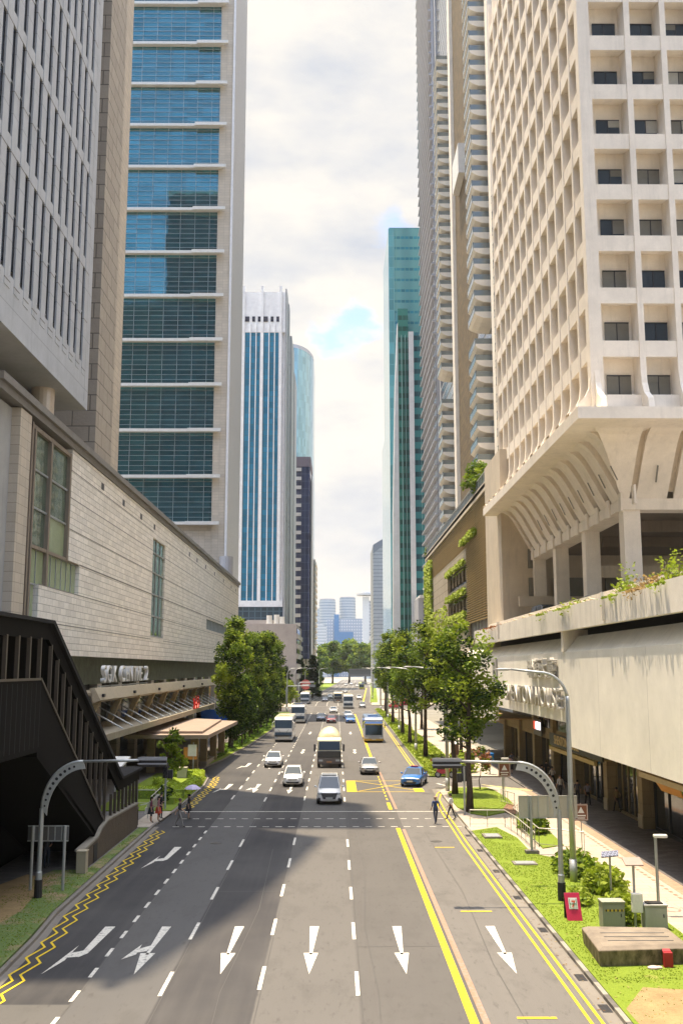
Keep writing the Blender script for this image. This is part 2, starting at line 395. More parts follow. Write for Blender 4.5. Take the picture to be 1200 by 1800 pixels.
# verge on the right beyond the driveway
RV=[(8.78,95.4),(8.9,134),(9.25,165),(9.65,251)]; RV2=[(12.6,95.4),(12.8,134),(12.6,165),(10.6,251)]
strip('lawn_verge_right',RV,RV2,.15,m_grass,.1)
strip('pavement_right_beyond',RV2,[(18,95.4),(18,134),(18,165),(18,251)],.10,m_pave,.14)
poly_sheet('pavement_far_right',[(9.98,279),(40,279),(60,520),(17.7,520),(13.7,400)],.1,m_pave,.14)
# left side
poly_sheet('plaza_left',[(-11.75,-60),(-60,-60),(-60,237),(-10.37,237),(-10.37,232),(-10.57,165),(-11.4,134),(-12.6,112),(-13.3,106),(-13.5,101),(-12.7,98),(-11.8,94),(-11.4,88),(-11.5,72),(-11.75,66),(-11.6,43),(-11.2,34),(-11.15,-60)],.10,m_darkp,.14)
poly_sheet('verge_left',[(-11.15,20),(-11.15,34),(-11.35,39),(-11.62,43),(-11.75,55),(-11.75,64.8),(-12.3,64.8),(-12.3,51.5),(-13.9,51.5),(-14.8,47),(-15.2,40),(-15.2,20)],.15,m_grassd,.1)
poly_sheet('bare_verge_left',[(-13.6,49.5),(-14.9,50.4),(-15.6,47.5),(-15.4,38),(-13.4,38.8),(-12.9,43),(-13.2,46)],.156,m_dirt)
poly_sheet('crossing_landing',[(-11.6,65.2),(-11.35,72.2),(-12.9,72.2),(-13.0,65.2)],.125,m_pave,.05)
poly_sheet('lawn_left',[(-11.5,72.4),(-11.4,88),(-11.8,94),(-12.7,97.6),(-17,97.6),(-17,72.4)],.15,m_grass,.1)
LV=[(-13.1,107),(-12.6,112),(-11.4,134),(-10.57,165),(-10.37,232)]
strip('lawn_verge_left',[(x-2.9,y) for x,y in LV],LV,.15,m_grass,.1)
poly_sheet('pavement_far_left',[(-10.2,263),(-10.2,300),(-7.7,400),(-3.7,520),(5.7,900),(-60,900),(-60,263)],.1,m_pave,.14)

poly_sheet('lawn_far_left',[(-10.4,300),(-7.9,400),(-3.9,520),(1,700),(-30,700),(-26,300)],.15,m_grass,.1)
poly_sheet('lawn_far_right',[(10.2,300),(13.9,400),(17.9,520),(24,700),(27.5,700),(20.8,520),(16.2,400),(12.4,300)],.15,m_grass,.1)
# ---------------------------------------------------------------- road markings
ZM=.012
def ribbon(b,pts,w_,z=ZM):
    P=[Vector((x,y,0)) for x,y in pts]; k=len(P); off=[]
    for i in range(k):
        d0=(P[i]-P[i-1]).normalized() if i else (P[1]-P[0]).normalized()
        d1=(P[i+1]-P[i]).normalized() if i<k-1 else d0
        n0=Vector((-d0.y,d0.x,0)); n1=Vector((-d1.y,d1.x,0)); n=(n0+n1); n=n/max(n.dot(n0),.35) if n.length>1e-6 else n0
        off.append(n*(w_/2))
    for i in range(k-1):
        a,c,d,e=P[i]+off[i],P[i]-off[i],P[i+1]-off[i+1],P[i+1]+off[i+1]
        b.quad(*[(q.x,q.y,z) for q in (a,c,d,e)])
def shift(y): return 0 if y<300 else (.035*(y-300) if y<520 else 7.7+.025*(y-520))
b=MB()
LN=[-8.03,-5.42,-2.40,.70]
for j,x in enumerate(LN):
    y=26.2+[1.2,0,.6,0][j]
    dense=(j==0); big=0
    while y<880:
        per,ln=(2.4,1.05) if dense and y<72 else (6.5,2.5)
        if y>130: per,ln=(3.0,1.1) if y<215 else (8,4)
        if not(65.2<y+ln and y<73.2) and not 232<y<268:
            ribbon(b,[(x+shift(y),y),(x+shift(y+ln),y+ln)],.13 if y<200 else .2)
        y+=per
# stop line and pedestrian crossing studs
ribbon(b,[(-11.0,72.8),(8.1,72.8)],.22)
for yy in (66.0,69.4):
    x=-10.4
    while x<7.8: ribbon(b,[(x,yy),(x+.42,yy)],.16); x+=.82
# arrows (pointing to oncoming traffic, i.e. towards -y)
def arrow(x,y,kind='s',k=1.0,L_=6.2):
    wd=.08*k; hw=.26*k; L1=L_
    if kind in('s','sl'):
        b.add([(x-.13*k,y+L1,ZM),(x+.23*k,y+L1,ZM),(x+wd*.6,y+2.3,ZM),(x-wd*.6,y+2.3,ZM)],((3,2,1,0),))
        b.add([(x-hw,y+2.5,ZM),(x,y,ZM),(x+hw,y+2.5,ZM)],((0,1,2),))
    if kind=='sl':
        z2=ZM+.004; b.add([(x-.05,y+3.5,z2),(x-.08,y+2.75,z2),(x-.5,y+2.5,z2),(x-.5,y+2.95,z2)],((0,3,2,1),)); b.add([(x-.42,y+3.6,z2+.004),(x-.78,y+1.7,z2+.004),(x-.38,y+2.3,z2+.004)],((0,1,2),))
    if kind=='l':
        b.add([(x+.0,y+L1,ZM),(x+.40,y+L1,ZM),(x+.22,y+2.5,ZM),(x+.0,y+2.0,ZM),(x-.02,y+2.9,ZM)],((0,4,3,2,1),)); z2=ZM+.004
        b.add([(x+.02,y+2.05,z2),(x+.0,y+2.85,z2),(x-.42,y+2.5,z2),(x-.42,y+1.95,z2)],((0,1,2,3),)); b.add([(x-.34,y+3.5,z2+.004),(x-.72,y+.0,z2+.004),(x-.36,y+1.6,z2+.004)],((0,1,2),))
for y in (34.9,):
    arrow(-9.0,y,'l'); arrow(-6.65,y,'sl'); arrow(-3.8,y); arrow(-.87,y); arrow(2.35,y); arrow(6.0,y)
arrow(-9.1,52.5,'l')
for y in (83.5,103): arrow(-9.3,y,'l'); arrow(-6.7,y,'sl')
arrow(-3.8,83)
for y in (121,156): arrow(-4.0,y,'s',1.1); arrow(2.3,y,'s',1.1)
for y in (225,): 
    for x in (-6.9,-4,2.3): arrow(x,y,'s',1.1)
ribbon(b,[(10.2,86.4),(8.9,90.2)],.25); ribbon(b,[(9.6,91.6),(13.3,93.8)],.12)
for yy,(xa,xb) in ((236,(-10,9)),(270,(-9.8,9.6))): ribbon(b,[(xa,yy),(xb,yy)],.3)
struct(b.build('white_markings',m_mw))
# seams, patches and covers in the carriageway
b=MB()
for x,y0,y1 in ((-7.96,20,232),(-5.33,20,232),(-2.33,20,232),(.80,20,232),(4.18,20,100)): ribbon(b,[(x,y0),(x,y1)],.035,.004)
for y,xa,xb in ((47.3,-5.3,-2.4),(61.2,.8,4.1),(38.2,.8,4.1),(83.0,-2.3,.7),(118,-5.3,4.1),(99,4.3,8.5)): ribbon(b,[(xa,y),(xb,y+.1)],.05,.0045)
ribbon(b,[(1.2,25),(1.35,33),(1.15,41),(1.5,52),(1.3,64)],.03,.005); ribbon(b,[(-3.3,24),(-3.6,33),(-3.2,44),(-3.5,58)],.025,.005)
ribbon(b,[(5.6,20),(5.4,36),(5.75,47),(5.5,64)],.03,.005)
struct(b.build('tar_seams',plain('tar_seam',(.060,.057,.055),.7)))
m_patch=plain('asphalt_repair',(.085,.08,.078),.9,0,.25,3,.2)
for i,(x0,x1,y0,y1) in enumerate(((-1.9,-.9,59.0,60.2),(-4.9,-3.9,90,95),(1.4,2.9,112,119))): poly_sheet('asphalt_repair',[(x0,y0),(x1,y0+.1),(x1,y1),(x0,y1-.1)],.0052,m_patch)
for x,y in ((-6.9,60.0),(5.9,60.5),(-3.1,101)):
    o=MB().disc((x,y,.006),(0,0,1),.33,.012,20).build('manhole_cover',plain('cast_iron',(.07,.065,.06),.6,.3) if 'cast_iron' not in bpy.data.materials else bpy.data.materials['cast_iron']); o['kind']='structure'
b=MB()
ribbon(b,[(3.97,20),(3.95,65.4)],.26); 
ribbon(b,[(3.95,73.8),(3.95,77.5)],.26)
y=79
while y<100: ribbon(b,[(3.97,y),(3.97,y+1)],.12); y+=2
ribbon(b,[(4.0,103),(4.1,140),(4.2,180),(4.25,225)],.3); ribbon(b,[(6.6,268),(8.1,300),(11.6,400),(15.8,520)],.4)
for dx in (7.3,7.62): ribbon(b,[(dx,20),(dx,60),(dx+.08,66),(dx+.15,73),(dx+.35,79),(dx+.9,83),(dx+1.5,85.2)],.10)
for dx in (7.55,7.85): ribbon(b,[(dx+.3,95.5),(dx+.3,112),(dx+.5,134),(dx+.75,165),(dx+1.1,230)],.10)
for y,xa,xb in ((30.7,5.25,6.4),(43.5,5.2,6.5),(58.5,5.6,6.7)): ribbon(b,[(xa,y),(xb,y)],.16)
# zigzag kerb lines
for x0 in (-10.62,-10.25):
    for ya,yb in ((27,65),(74,97)):
        pts=[];y=ya;k=0
        while y<yb: pts.append((x0+(.15 if k%2 else -.15)+(lerp_edge(LK,y)+11)*.8,y)); y+=(.62 if k%2 else 1.35); k+=1
        ribbon(b,pts,.085)
# yellow box
ribbon(b,[(1.0,84.2),(7.3,84.2)],.16); ribbon(b,[(1.0,92.2),(7.3,92.2)],.16)
b.quad((.95,84.1,ZM+.004),(1.75,84.1,ZM+.004),(1.75,92.3,ZM+.004),(.95,92.3,ZM+.004)); b.quad((6.5,84.1,ZM+.004),(7.3,84.1,ZM+.004),(7.3,86.4,ZM+.004),(6.5,86.4,ZM+.004))
ribbon(b,[(1.8,84.4),(7.2,92)],.12,ZM+.004); ribbon(b,[(1.8,92),(7.2,84.4)],.12,ZM+.008)
struct(b.build('yellow_markings',m_my))
b=MB(); ribbon(b,[(4.32,20),(4.28,65)],.2,.010); ribbon(b,[(4.35,74),(4.3,100)],.2,.010); struct(b.build('faded_orange_line',m_mo))
b=MB()
for i in range(5): ribbon(b,[(12.6+i*.55,88.5-i*.6),(14.6+i*.4,84.8-i*.2)],.22,.108)
for i in range(4): ribbon(b,[(12.95,57.2+i*.35),(13.6,57.2+i*.35)],.12,.108)
b.box(12.7,13.6,55.6,55.8,.106,.108)
struct(b.build('faded_yellow_hatching',m_myf))
# tactile studs / faded red lettering along the brick edge
b=MB()
for i in range(60): 
    y=36+i*.62; b.box(14.95,15.1,y,y+.3,.104,.108)
struct(b.build('paving_studs',plain('stud',(.25,.17,.12),.8)))
def text(name,body,size,loc,rot,mat_,parent=None,ext=.0,align='CENTER',sx=1,bold=0,space=1):
    cu=bpy.data.curves.new(name,'FONT'); cu.body=body; cu.size=size; cu.extrude=ext; cu.align_x=align; cu.align_y='CENTER'; cu.offset=bold; cu.space_character=space
    cu.resolution_u=3; cu.materials.append(mat_)
    tmp=bpy.data.objects.new(name+'_tmp',cu); COL.objects.link(tmp)
    bpy.context.view_layer.update()
    me=bpy.data.meshes.new_from_object(tmp.evaluated_get(bpy.context.evaluated_depsgraph_get())); COL.objects.unlink(tmp); bpy.data.objects.remove(tmp)
    org=WL.get(parent.name,Vector()) if parent else Vector(loc)
    M_=Matrix.Translation(Vector(loc))@rot.to_4x4()@Matrix.Diagonal((sx,1,1,1))
    me.transform(M_); me.transform(Matrix.Translation(-org))
    if not me.materials: me.materials.append(mat_)
    o=bpy.data.objects.new(name,me); COL.objects.link(o); WL[o.name]=org
    if parent: o.parent=parent
    else: o.location=org
    return o
def axes(x,y): # rotation whose local X,Y map to the given world vectors
    x=Vector(x).normalized(); y=Vector(y).normalized(); z=x.cross(y); return Matrix((x,y,z)).transposed()
m_redf=worn('faded_red_paint',(.42,.12,.10),(.45,.38,.33),.5)
struct(text('painted_pavement_word','SLOW',1.25,(14.0,43.3,.108),axes((1,.0,0),(0,1,0)),m_redf,None,0,'CENTER',.85))
# ---------------------------------------------------------------- building materials
m_grc=concrete('grey_panel_concrete',(.42,.44,.47),.3,.8,(60,4.0,.03))
m_grey=concrete('grey_concrete',(.36,.36,.35),.35)
m_stripes=stone('ribbed_brown_stone',(.36,.32,.27),3.0,1.4,.05,.1,.5,.35)
m_tan=stone('tan_stone_tile',(.50,.44,.36),1.3,.65,.018,.08,.3,.5,off=0)
m_pod=stone('rough_cream_stone',(.84,.80,.73),1.5,.52,.02,.10,1.0,.5)
m_cream=concrete('cream_concrete',(.88,.80,.69),.30)
m_cream2=concrete('weathered_cream_concrete',(.62,.53,.41),.5)
m_wall=concrete('white_textured_wall',(.92,.88,.80),.0,.9,(9.4,60,.03))
m_parap=concrete('stained_white_parapet',(.86,.81,.73),.55)
m_ochre=stone('ochre_stone',(.30,.235,.13),1.2,.8,.015,.1,.3,.6)
m_blackc=plain('dark_bronze_cladding',(.004,.0038,.004),.8,.0,.3,.7,.2,False,.12)
m_cap=plain('grey_metal_coping',(.21,.20,.19),.6,.2,.2,1)
m_gl_blue=glass('blue_curtain_glass',(.08,.27,.32),.04,.85,(3.6,1.2,.035),(.20,.22,.22),.008)
m_gl_strip=glass('blue_strip_glass',(.03,.25,.47),.08,.45,(1.6,1.95,.05),(.10,.17,.22),.01)
m_gl_teal=glass('teal_glass',(.04,.27,.38),.08,.45,(1.5,3.9,.10),(.16,.42,.42),.01,(3.9,.72,(.16,.42,.45)))
m_gl_tealp=glass('pale_teal_glass',(.30,.48,.53),.12,.5,(2,3.9,.12),(.30,.50,.52),.01)
m_gl_green=glass('deep_green_glass',(.02,.12,.11),.08,.35,(1.5,3.9,.1),(.05,.25,.22),.01,(3.9,.55,(.05,.27,.24)))
m_gl_navy=glass('navy_glass',(.025,.035,.085),.06,.5,(3.2,3.3,.07),(.16,.18,.24),.01)
m_gl_pod=glass('green_tinted_glass',(.16,.22,.17),.06,.45,(1.3,90,.03),(.05,.06,.05),.02)
m_gl_podl=plain('green_glass_blind',(.30,.36,.22),.25,.1,.15,.5)
m_gl_dark=glass('dark_tower_glass',(.045,.06,.085),.05,.6)  # even dark blue-grey glass colour
m_gl_off=glass('office_window_glass',(.06,.085,.12),.08,.5)
m_blind=plain('window_blind',(.20,.19,.16),.8)
m_rail=plain('balcony_glass_rail',(.20,.235,.24),.15,.4,.1,2)
m_gold=stone('golden_stone_panel',(.15,.105,.05),2.2,1.1,.05,.25,.4,.35)
m_louv=plain('ochre_louvre',(.33,.23,.09),.7,0,.2,.8)
m_metal_l=plain('silver_panel',(.44,.44,.47),.45,.35,.08,.6)
m_far=lambda n,c: plain(n,c,.8,0,.06,.05)

# ---------------------------------------------------------------- LEFT: grey finned tower on columns
def left_tower():
    T=thing('office_tower','grey office tower with tall vertical fins, raised on round columns over the stone podium','tower',(-30,60,30.4))
    z0=30.5
    MB().box(-50,-20.0,44,78,z0,31.0).box(-50,-20.45,44.4,77.6,31.0,90).box(-20.45,-20.0,76.9,78,31,90).box(-20.45,-20.02,44,78,31,33.9).build('wall',m_grc,T)
    top=[(-50,50),(-26.4,50.4),(-23.8,60),(-22,69),(-20.6,78),(-50,78)]  # unseen upper volume, outline invented to shape the shadow on the road
    MB().prism(top,90,150).build('shadow_cast_top',m_grc,T)
    b=MB()
    for k in range(8): z=41.6+8.05*k-.0; b.box(-20.5,-20.03,44.1,77,z,z+.85)
    b.build('floor_band',m_grc,T)
    ys=[76.3-1.85*i for i in range(18)]
    f0=None
    for i,y in enumerate(ys):
        if f0 is None:
            fb=MB().box(-20.12,-19.99,y-.52,y+.52,33.0,90)
            for k in range(14): fb.box(-20.13,-19.975,y-.53,y+.53,33.4+k*4.02,33.46+k*4.02,1)
            f0=fb.build('fin',[m_grc,m_cap],T)
        else: rep(f0,T,(0,y-ys[0],0))
    w0=None; st=MB()
    for i in range(12):
        y=ys[i]-.925
        for k in range(6):
            z=33.9+8.05*k; h=7.7
            if k==0: z=34.4;h=7.2
            if w0 is None:
                w0=MB().box(-20.46,-20.16,y-.4,y+.4,42.45,49.65).build('window',m_gl_dark,T); s0=MB().box(-20.16,-20.13,y-.42,y+.42,46,46.12).build('frame',m_steel_d,w0)
                zr,yr=42.45,y
                if k!=1: rep(w0,T,(0,0,34.4-zr))
            else:
                zz=34.4 if k==0 else 34.4+8.05*k
                if k==1 and i==0: continue
                rep(w0,T,(0,y-yr,zz-zr))
    colm=plain('column_cladding',(.55,.47,.38),.35,.3,.12,2)
    for y in (45.5,58.7,71.9): MB().tube(((-21.75,y,28.36),(-21.75,y,30.55)),.85,20).build('column',colm,T,smooth=False)
left_tower()
# ---------------------------------------------------------------- brown stone tower between
def brown_tower():
    T=thing('stone_tower','brown stone tower with ribbed courses, narrow slice between the grey and the glass towers','tower',(-40,92,0))
    MB().box(-60,-20.85,84.4,90.6,28.36,178).build('wall',m_stripes,T)
    MB().box(-60,-21.25,90.602,95.4,28.36,178.3).build('corner_pier',m_tan,T)  # unseen tower height and this far edge fitted to the road shadow
    MB().box(-60,-21.35,95.4,95.9,28.36,177).build('rear_facade',m_gl_dark,T)
brown_tower()
# ---------------------------------------------------------------- podium with glass corner, stone wall and canopies
def podium():
    T=thing('mall_podium','long cream stone podium with glass corner, tall green window slots and dark coping','mall',(-30,140,0))
    W=MB(); X=-21.0
    def wy(y0,y1,z0,z1): W.box(X-.6,X,y0,y1,z0,z1)
    wy(78,114,18.4,27.3); wy(81.5,114,15.9,18.4); wy(70.6,114,11.0,15.9)
    wy(114,122.3,24.9,27.3); wy(114,122.3,11,13.6); wy(122.3,163,11,27.3); wy(163,199,18,27.3); wy(163,199,11,16.3); wy(199,216,11,27.3)
    W.build('stone_wall',m_pod,T)
    MB().box(-60,X-.61,60.5,216,11.2,27.2).box(-60,-26,60,216,0,11.2).build('core_wall',m_grey,T)
    g=MB()
    for z in (13.3,15.9,18.4,20.9,23.4,25.6):
        for ya,yb in ((70.6 if z<16 else 81.5 if z<18.5 else 78,114),(122.3,216)):
            if z in(16.4,): continue
            g.box(X-.02,X+.012,ya,yb,z-.035 if z!=18.4 else z-.08,z+.035)
    g.build('groove',m_cap,T)
    MB().box(-62,X+.12,60,216.3,27.35,28.2).box(X+.12,X+.38,60,216.3,27.85,28.35).build('coping',m_cap,T)
    multi('vent',[(X-.01,X+.012,y,y+1.0,25.9,26.5) for y in (88,97,106,114,142,150,160,172,186,200,209)],m_dark,T)
    # tall slots
    b=MB().box(X-.3,X-.2,114,122.3,13.6,24.9)
    o=b.build('window',m_gl_pod,T)
    f=MB()
    for z in (13.6,15.9,18.4,20.9,23.2): f.box(X-.2,X-.08,114,122.3,z,z+.16)
    for y in (116.7,119.5): f.box(X-.2,X-.1,y,y+.1,13.6,24.9)
    f.build('frame',m_steel_d,o)
    o=MB().box(X-.3,X-.2,163,199,16.3,18).build('window',m_gl_pod,T)
    f=MB(); 
    for i in range(18): f.box(X-.2,X-.1,163+i*2,163.08+i*2,16.3,18)
    f.build('frame',m_steel_d,o)
    # glass corner bay: dark upper panes, pale lower ones
    pn=[(71.2,73.7),(74.0,78)]
    for (ya,yb) in ((68.6,72.3),(72.7,77.6)):
        for i,(za,zb) in enumerate(((18.5,21.2),(21.2,23.9),(23.9,26.6))):
            o=MB().box(X-.4,X-.3,ya,yb,za,zb).build('window',m_gl_pod if not(ya>72 and i==0) else m_gl_podl,T)
            MB().box(X-.3,X-.18,ya,yb,za-.07,za+.07).build('frame',m_steel_d,o)
    for (ya,yb,za,zb) in ((68.6,72.3,15.9,18.5),(68.6,70.3,12.5,15.9),(72.7,81.4,15.9,18.4)):
        o=MB().box(X-.4,X-.3,ya,yb,za,zb).build('window',m_gl_podl,T)
        f=MB(); n=max(2,int((yb-ya)/1.3))
        for i in range(1,n): f.box(X-.3,X-.24,ya+(yb-ya)*i/n-.03,ya+(yb-ya)*i/n+.03,za,zb)
        f.box(X-.3,X-.15,ya,yb,zb-.12,zb); f.build('frame',m_steel_d,o)
    mm=MB()
    for y0,y1,z0,z1 in ((72.3,72.7,12.5,26.9),(77.6,78.0,18.4,26.9),(68.3,68.6,12.5,26.9),(67.6,67.9,12.5,27)): mm.box(X-.45,X-.02,y0,y1,z0,z1)
    mm.box(X-.45,X-.05,67.6,78,26.6,26.9).box(X-.44,X-.06,68.6,81.5,18.3,18.55).build('mullion',plain('bay_frame',(.22,.18,.14),.6,.1),T)
    MB().box(X-1.6,X,64.8,67.2,0,27.25).build('corner_pier',m_tan,T)
    o=MB().box(-60,-22.7,64.9,65.1,3,26).build('glass_end_wall',glass('end_wall_glass',(.16,.20,.19),.08,.5,(2.2,2.7,.09),(.02,.02,.02),.02),T)
    # recess below the stone wall, dark green band, fascia and raking piers
    MB().box(-26,-21.9,79,216,8.6,11.2).build('soffit_band',plain('dark_green_band',(.085,.095,.06),.8,0,.5,1.2),T)
    MB().box(-26,-21.3,70,79,0,11).build('pier_wall',m_tan,T)
    multi('pillar',[(-22.6,-21.85,84+i*9,85.6+i*9,0,8.6) for i in range(14)],m_tan,T)
    F=MB(); F.ext([(-18.4,79.5,7.55),(-18.9,79.5,8.45),(-19.3,79.5,8.45),(-19.0,79.5,7.3)],(0,97,0)); F.box(-22,-19.1,79.5,176.5,7.9,8.1)
    F.build('canopy_fascia',plain('warm_metal_fascia',(.50,.42,.30),.4,.4,.15,.8),T)
    multi('fascia_opening',[(-18.55,-18.36,y,y+.5,7.75,8.0) for y in (80.5,93,106,123,140)],m_dark,T)
    st0=None
    for i in range(9):
        y=80+i*8
        if st0 is None:
            st0=MB().ext([(-19.0,y,7.6),(-18.5,y,7.6),(-19.6,y,4.9),(-20.1,y,4.9)],(0,.5,0)).build('raking_pier',m_ochre,T)
            s1=MB().tube(((-17.3,y+3,5.15),(-21.5,y+3,7.4)),.06,6).build('strut',m_steel,T)
        else: rep(st0,T,(0,8*i,0)); rep(s1,T,(0,8*i,0)); 
    for i in range(9): rep(s1,T,(0,8*i+4,0))
    MB().box(-22,-17.0,74,141,4.75,5.05).box(-17.0,-16.8,74,141,4.7,5.2).build('ledge',concrete('ledge_concrete',(.30,.26,.19),.6),T)
    MB().box(-26.1,-25.9,74,216,0,8.6).build('shopfront_glass',m_gl_off,T)
    # sign letters
    rot=axes((0,1,0),(0,0,1))
    s=MB().box(-20.4,-20.3,87.2,109.3,8.42,8.52).build('building_sign',m_steel); tag(s,'white three dimensional letters on the rail above the podium canopy','sign')
    m_let=plain('letter_white',(.72,.72,.70),.4)
    text('letters','SGX  CENTRE  2',2.15,(-20.25,98.2,9.42),rot,m_let,s,.16,'CENTER',1.24,.0,1.1)
podium()
# ---------------------------------------------------------------- big glass tower
def glass_tower():
    T=thing('glass_tower','tan stone tower with a wide blue glass front and white ledges at every second storey','tower',(-38,225,0))
    MB().box(-55,-48.7,214,240,27,195).box(-27,-24.0,214,240,27,195).box(-48.7,-27,215.2,240,27,195).box(-48.7,-27,214.3,215.2,27,39.5).build('wall',m_tan,T)
    MB().box(-24.0,-23.5,213.4,240,29.5,195).build('corner_strip',plain('pale_metal_strip',(.66,.66,.67),.5),T)
    MB().tube(((-23.6,213.9,29.8),(-23.6,213.9,33.8)),1.5,16).build('corner_drum',m_metal_l,T)
    Z=[41.1+10.33*k for k in range(15)]
    m_led=plain('white_ledge',(.62,.61,.58),.5)
    w0=None
    for k,z in enumerate(Z):
        if w0 is None:
            w0=MB().box(-48.7,-27,214.55,214.7,z+.3,z+10.2).build('window_wall',m_gl_blue,T)
            f=MB()
            for j in range(1,9): f.box(-48.7,-27,214.35,214.42,z+.25+j*1.13,z+.30+j*1.13)
            for i in range(8): f.box(-48.7+i*3.3,-48.64+i*3.3,214.42,214.56,z+.3,z+10.2)
            f.build('sunshade',plain('aluminium_sunshade',(.42,.43,.43),.45,.3),w0)
            l0=MB().box(-48.8,-26.2,213.3,214.5,z-.35,z+.3).box(-32.5,-25.2,212.7,213.3,z-.45,z+.3).build('ledge',m_led,T)
        else: rep(w0,T,(0,0,z-Z[0])); rep(l0,T,(0,0,z-Z[0]))
glass_tower()
# ---------------------------------------------------------------- white framed tower with blue strips
def white_tower():
    T=thing('white_tower','white framed office tower with blue glass strips and a blank white crown','tower',(-30,345,0))
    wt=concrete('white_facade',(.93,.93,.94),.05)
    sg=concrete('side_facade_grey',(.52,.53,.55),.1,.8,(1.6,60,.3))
    Y=328
    MB().box(-52,-17.4,Y+1,Y+24,30,129).box(-52,-17,Y+.2,Y+24.2,124.0,138.5).build('wall',wt,T)
    o=MB()
    xs=[]; x=-18.2; pat=[4.1,3.75,3.75]
    k=0; edges=[-19.0]
    while edges[-1]>-50: edges.append(edges[-1]-[1.95,1.95,2.45][k%3]); k+=1
    for i,e in enumerate(edges):
        w_=1.05 if i%3==0 else .30
        b=MB().box(e-w_/2,e+w_/2,Y-.2,Y+1.1,32,127)
        if i%3==0: b.box(e-.45,e+.45,Y-.3,Y+.2,124,140.5)
        b.build('pier',wt,T)
    for i in range(len(edges)-1):
        MB().box(edges[i+1]+.1,edges[i]-.1,Y+.55,Y+.75,32,126.5).build('window_strip',m_gl_strip,T)
    multi('attic_window',[(edges[i+1]+.5,edges[i]-.5,Y-.0,Y+.22,127.8,129.6) for i in range(len(edges)-1)],m_gl_navy,T)
    MB().box(-52,-17.1,Y-.25,Y+1.1,30,32.0).build('transfer_beam',wt,T)
    MB().box(-52,-17.3,Y+.5,Y+24,10,30).build('lower_glass',glass('base_glass',(.05,.09,.14),.1,.5,(2,2.2,.2),(.12,.2,.28),.01),T)
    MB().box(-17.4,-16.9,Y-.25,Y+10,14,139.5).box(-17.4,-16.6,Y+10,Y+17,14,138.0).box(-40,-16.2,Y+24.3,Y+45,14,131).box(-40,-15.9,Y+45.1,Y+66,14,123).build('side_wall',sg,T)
white_tower()
def curved_tower():
    T=thing('curved_glass_tower','pale teal curved glass tower rising behind the dark blue one','tower',(-20,510,0))
    pts=[]
    for i in range(9):
        a=R(-90+i*11.25); pts.append((-24+12.3*math.cos(a),512+26*math.sin(a)))
    pts+=[(-11.7,540),(-50,540),(-50,486)]
    MB().prism(pts,20,171).build('glass_wall',m_gl_tealp,T)
    MB().prism([(x*.98-.3,y+.5) for x,y in pts],171,173).build('parapet',m_metal_l,T)
curved_tower()
def navy_tower():
    T=thing('dark_glass_tower','dark navy glass tower with stepped cream storeys down its left edge','tower',(-14,440,0))
    Y=436
    MB().box(-30,-13.2,Y+1,Y+30,12,100).build('core_wall',concrete('beige_core',(.42,.37,.33),.1),T)
    MB().prism([(-15.4,Y),(-12.0,Y),(-11.4,Y+.8),(-11.2,Y+30),(-15.4,Y+30)],14,99).build('glass_wall',m_gl_navy,T)
    MB().prism([(-18,Y-.2),(-12.0,Y-.2),(-11.2,Y+.8),(-11,Y+30),(-18,Y+30)],99,103.5).build('roof_band',plain('purple_brown_band',(.13,.10,.12),.7),T)
    b=MB()
    for k in range(20): b.box(-19.5,-15.3,Y-.3,Y+1.2,20+k*4.05,21.5+k*4.05)
    b.build('spandrel',concrete('beige_spandrel',(.50,.45,.42),.1),T)
    b=MB()
    for k in range(20): b.box(-19.5,-15.45,Y+.2,Y+.9,21.5+k*4.05,24.0+k*4.05)
    b.build('window_band',m_gl_navy,T)
    b=MB().box(-11.1,-10.6,Y+4,Y+28,10,96)
    b.build('side_fin',concrete('side_fin_concrete',(.50,.48,.47),.1),T)
navy_tower()
def balcony_block():
    T=thing('apartment_tower','thin beige apartment block with stacked balconies, right behind the navy tower','tower',(-11,520,0))
    MB().box(-25,-10.6,515,545,0,66).build('wall',concrete('warm_beige_concrete',(.52,.44,.36),.2),T)
    b0=None
    for k in range(20):
        if b0 is None: b0=MB().box(-10.6,-9.9,513.5,545,4,5.5).build('balcony',m_cream,T)
        else: rep(b0,T,(0,0,3.1*k))
balcony_block()
def low_grey():
    T=thing('grey_building','low grey concrete building with blank end wall and rooftop tanks','building',(-17,310,0))
    c=concrete('mauve_grey_render',(.40,.37,.36),.2)
    MB().box(-40,-11.8,300,345,0,23.2).build('wall',c,T)
    MB().box(-40,-16,303,340,23.2,24.5).build('roof',c,T)
    for k in range(5):
        o=MB().box(-11.82,-11.6,302,325,8.5+k*3,10+k*3).build('window',m_gl_navy,T)
    b=MB()
    for k in range(5): b.box(-11.8,-11.3,301,345,6.9+k*3,8.3+k*3)
    b.build('spandrel',concrete('light_spandrel',(.55,.53,.50),.2),T)
    for i,(x,h) in enumerate(((-20,2.6),(-17.8,2.8),(-16.2,2.2))): MB().tube(((x,302,23.2),(x,302,23.2+h)),.8,12).box(x-.9,x+.9,301.2,302.9,23.2,23.5).build('water_tank',m_white,T)
    MB().box(-12.6,-11.0,300.5,345,3.0,5.5).build('entrance_canopy',m_cap,T)
low_grey()
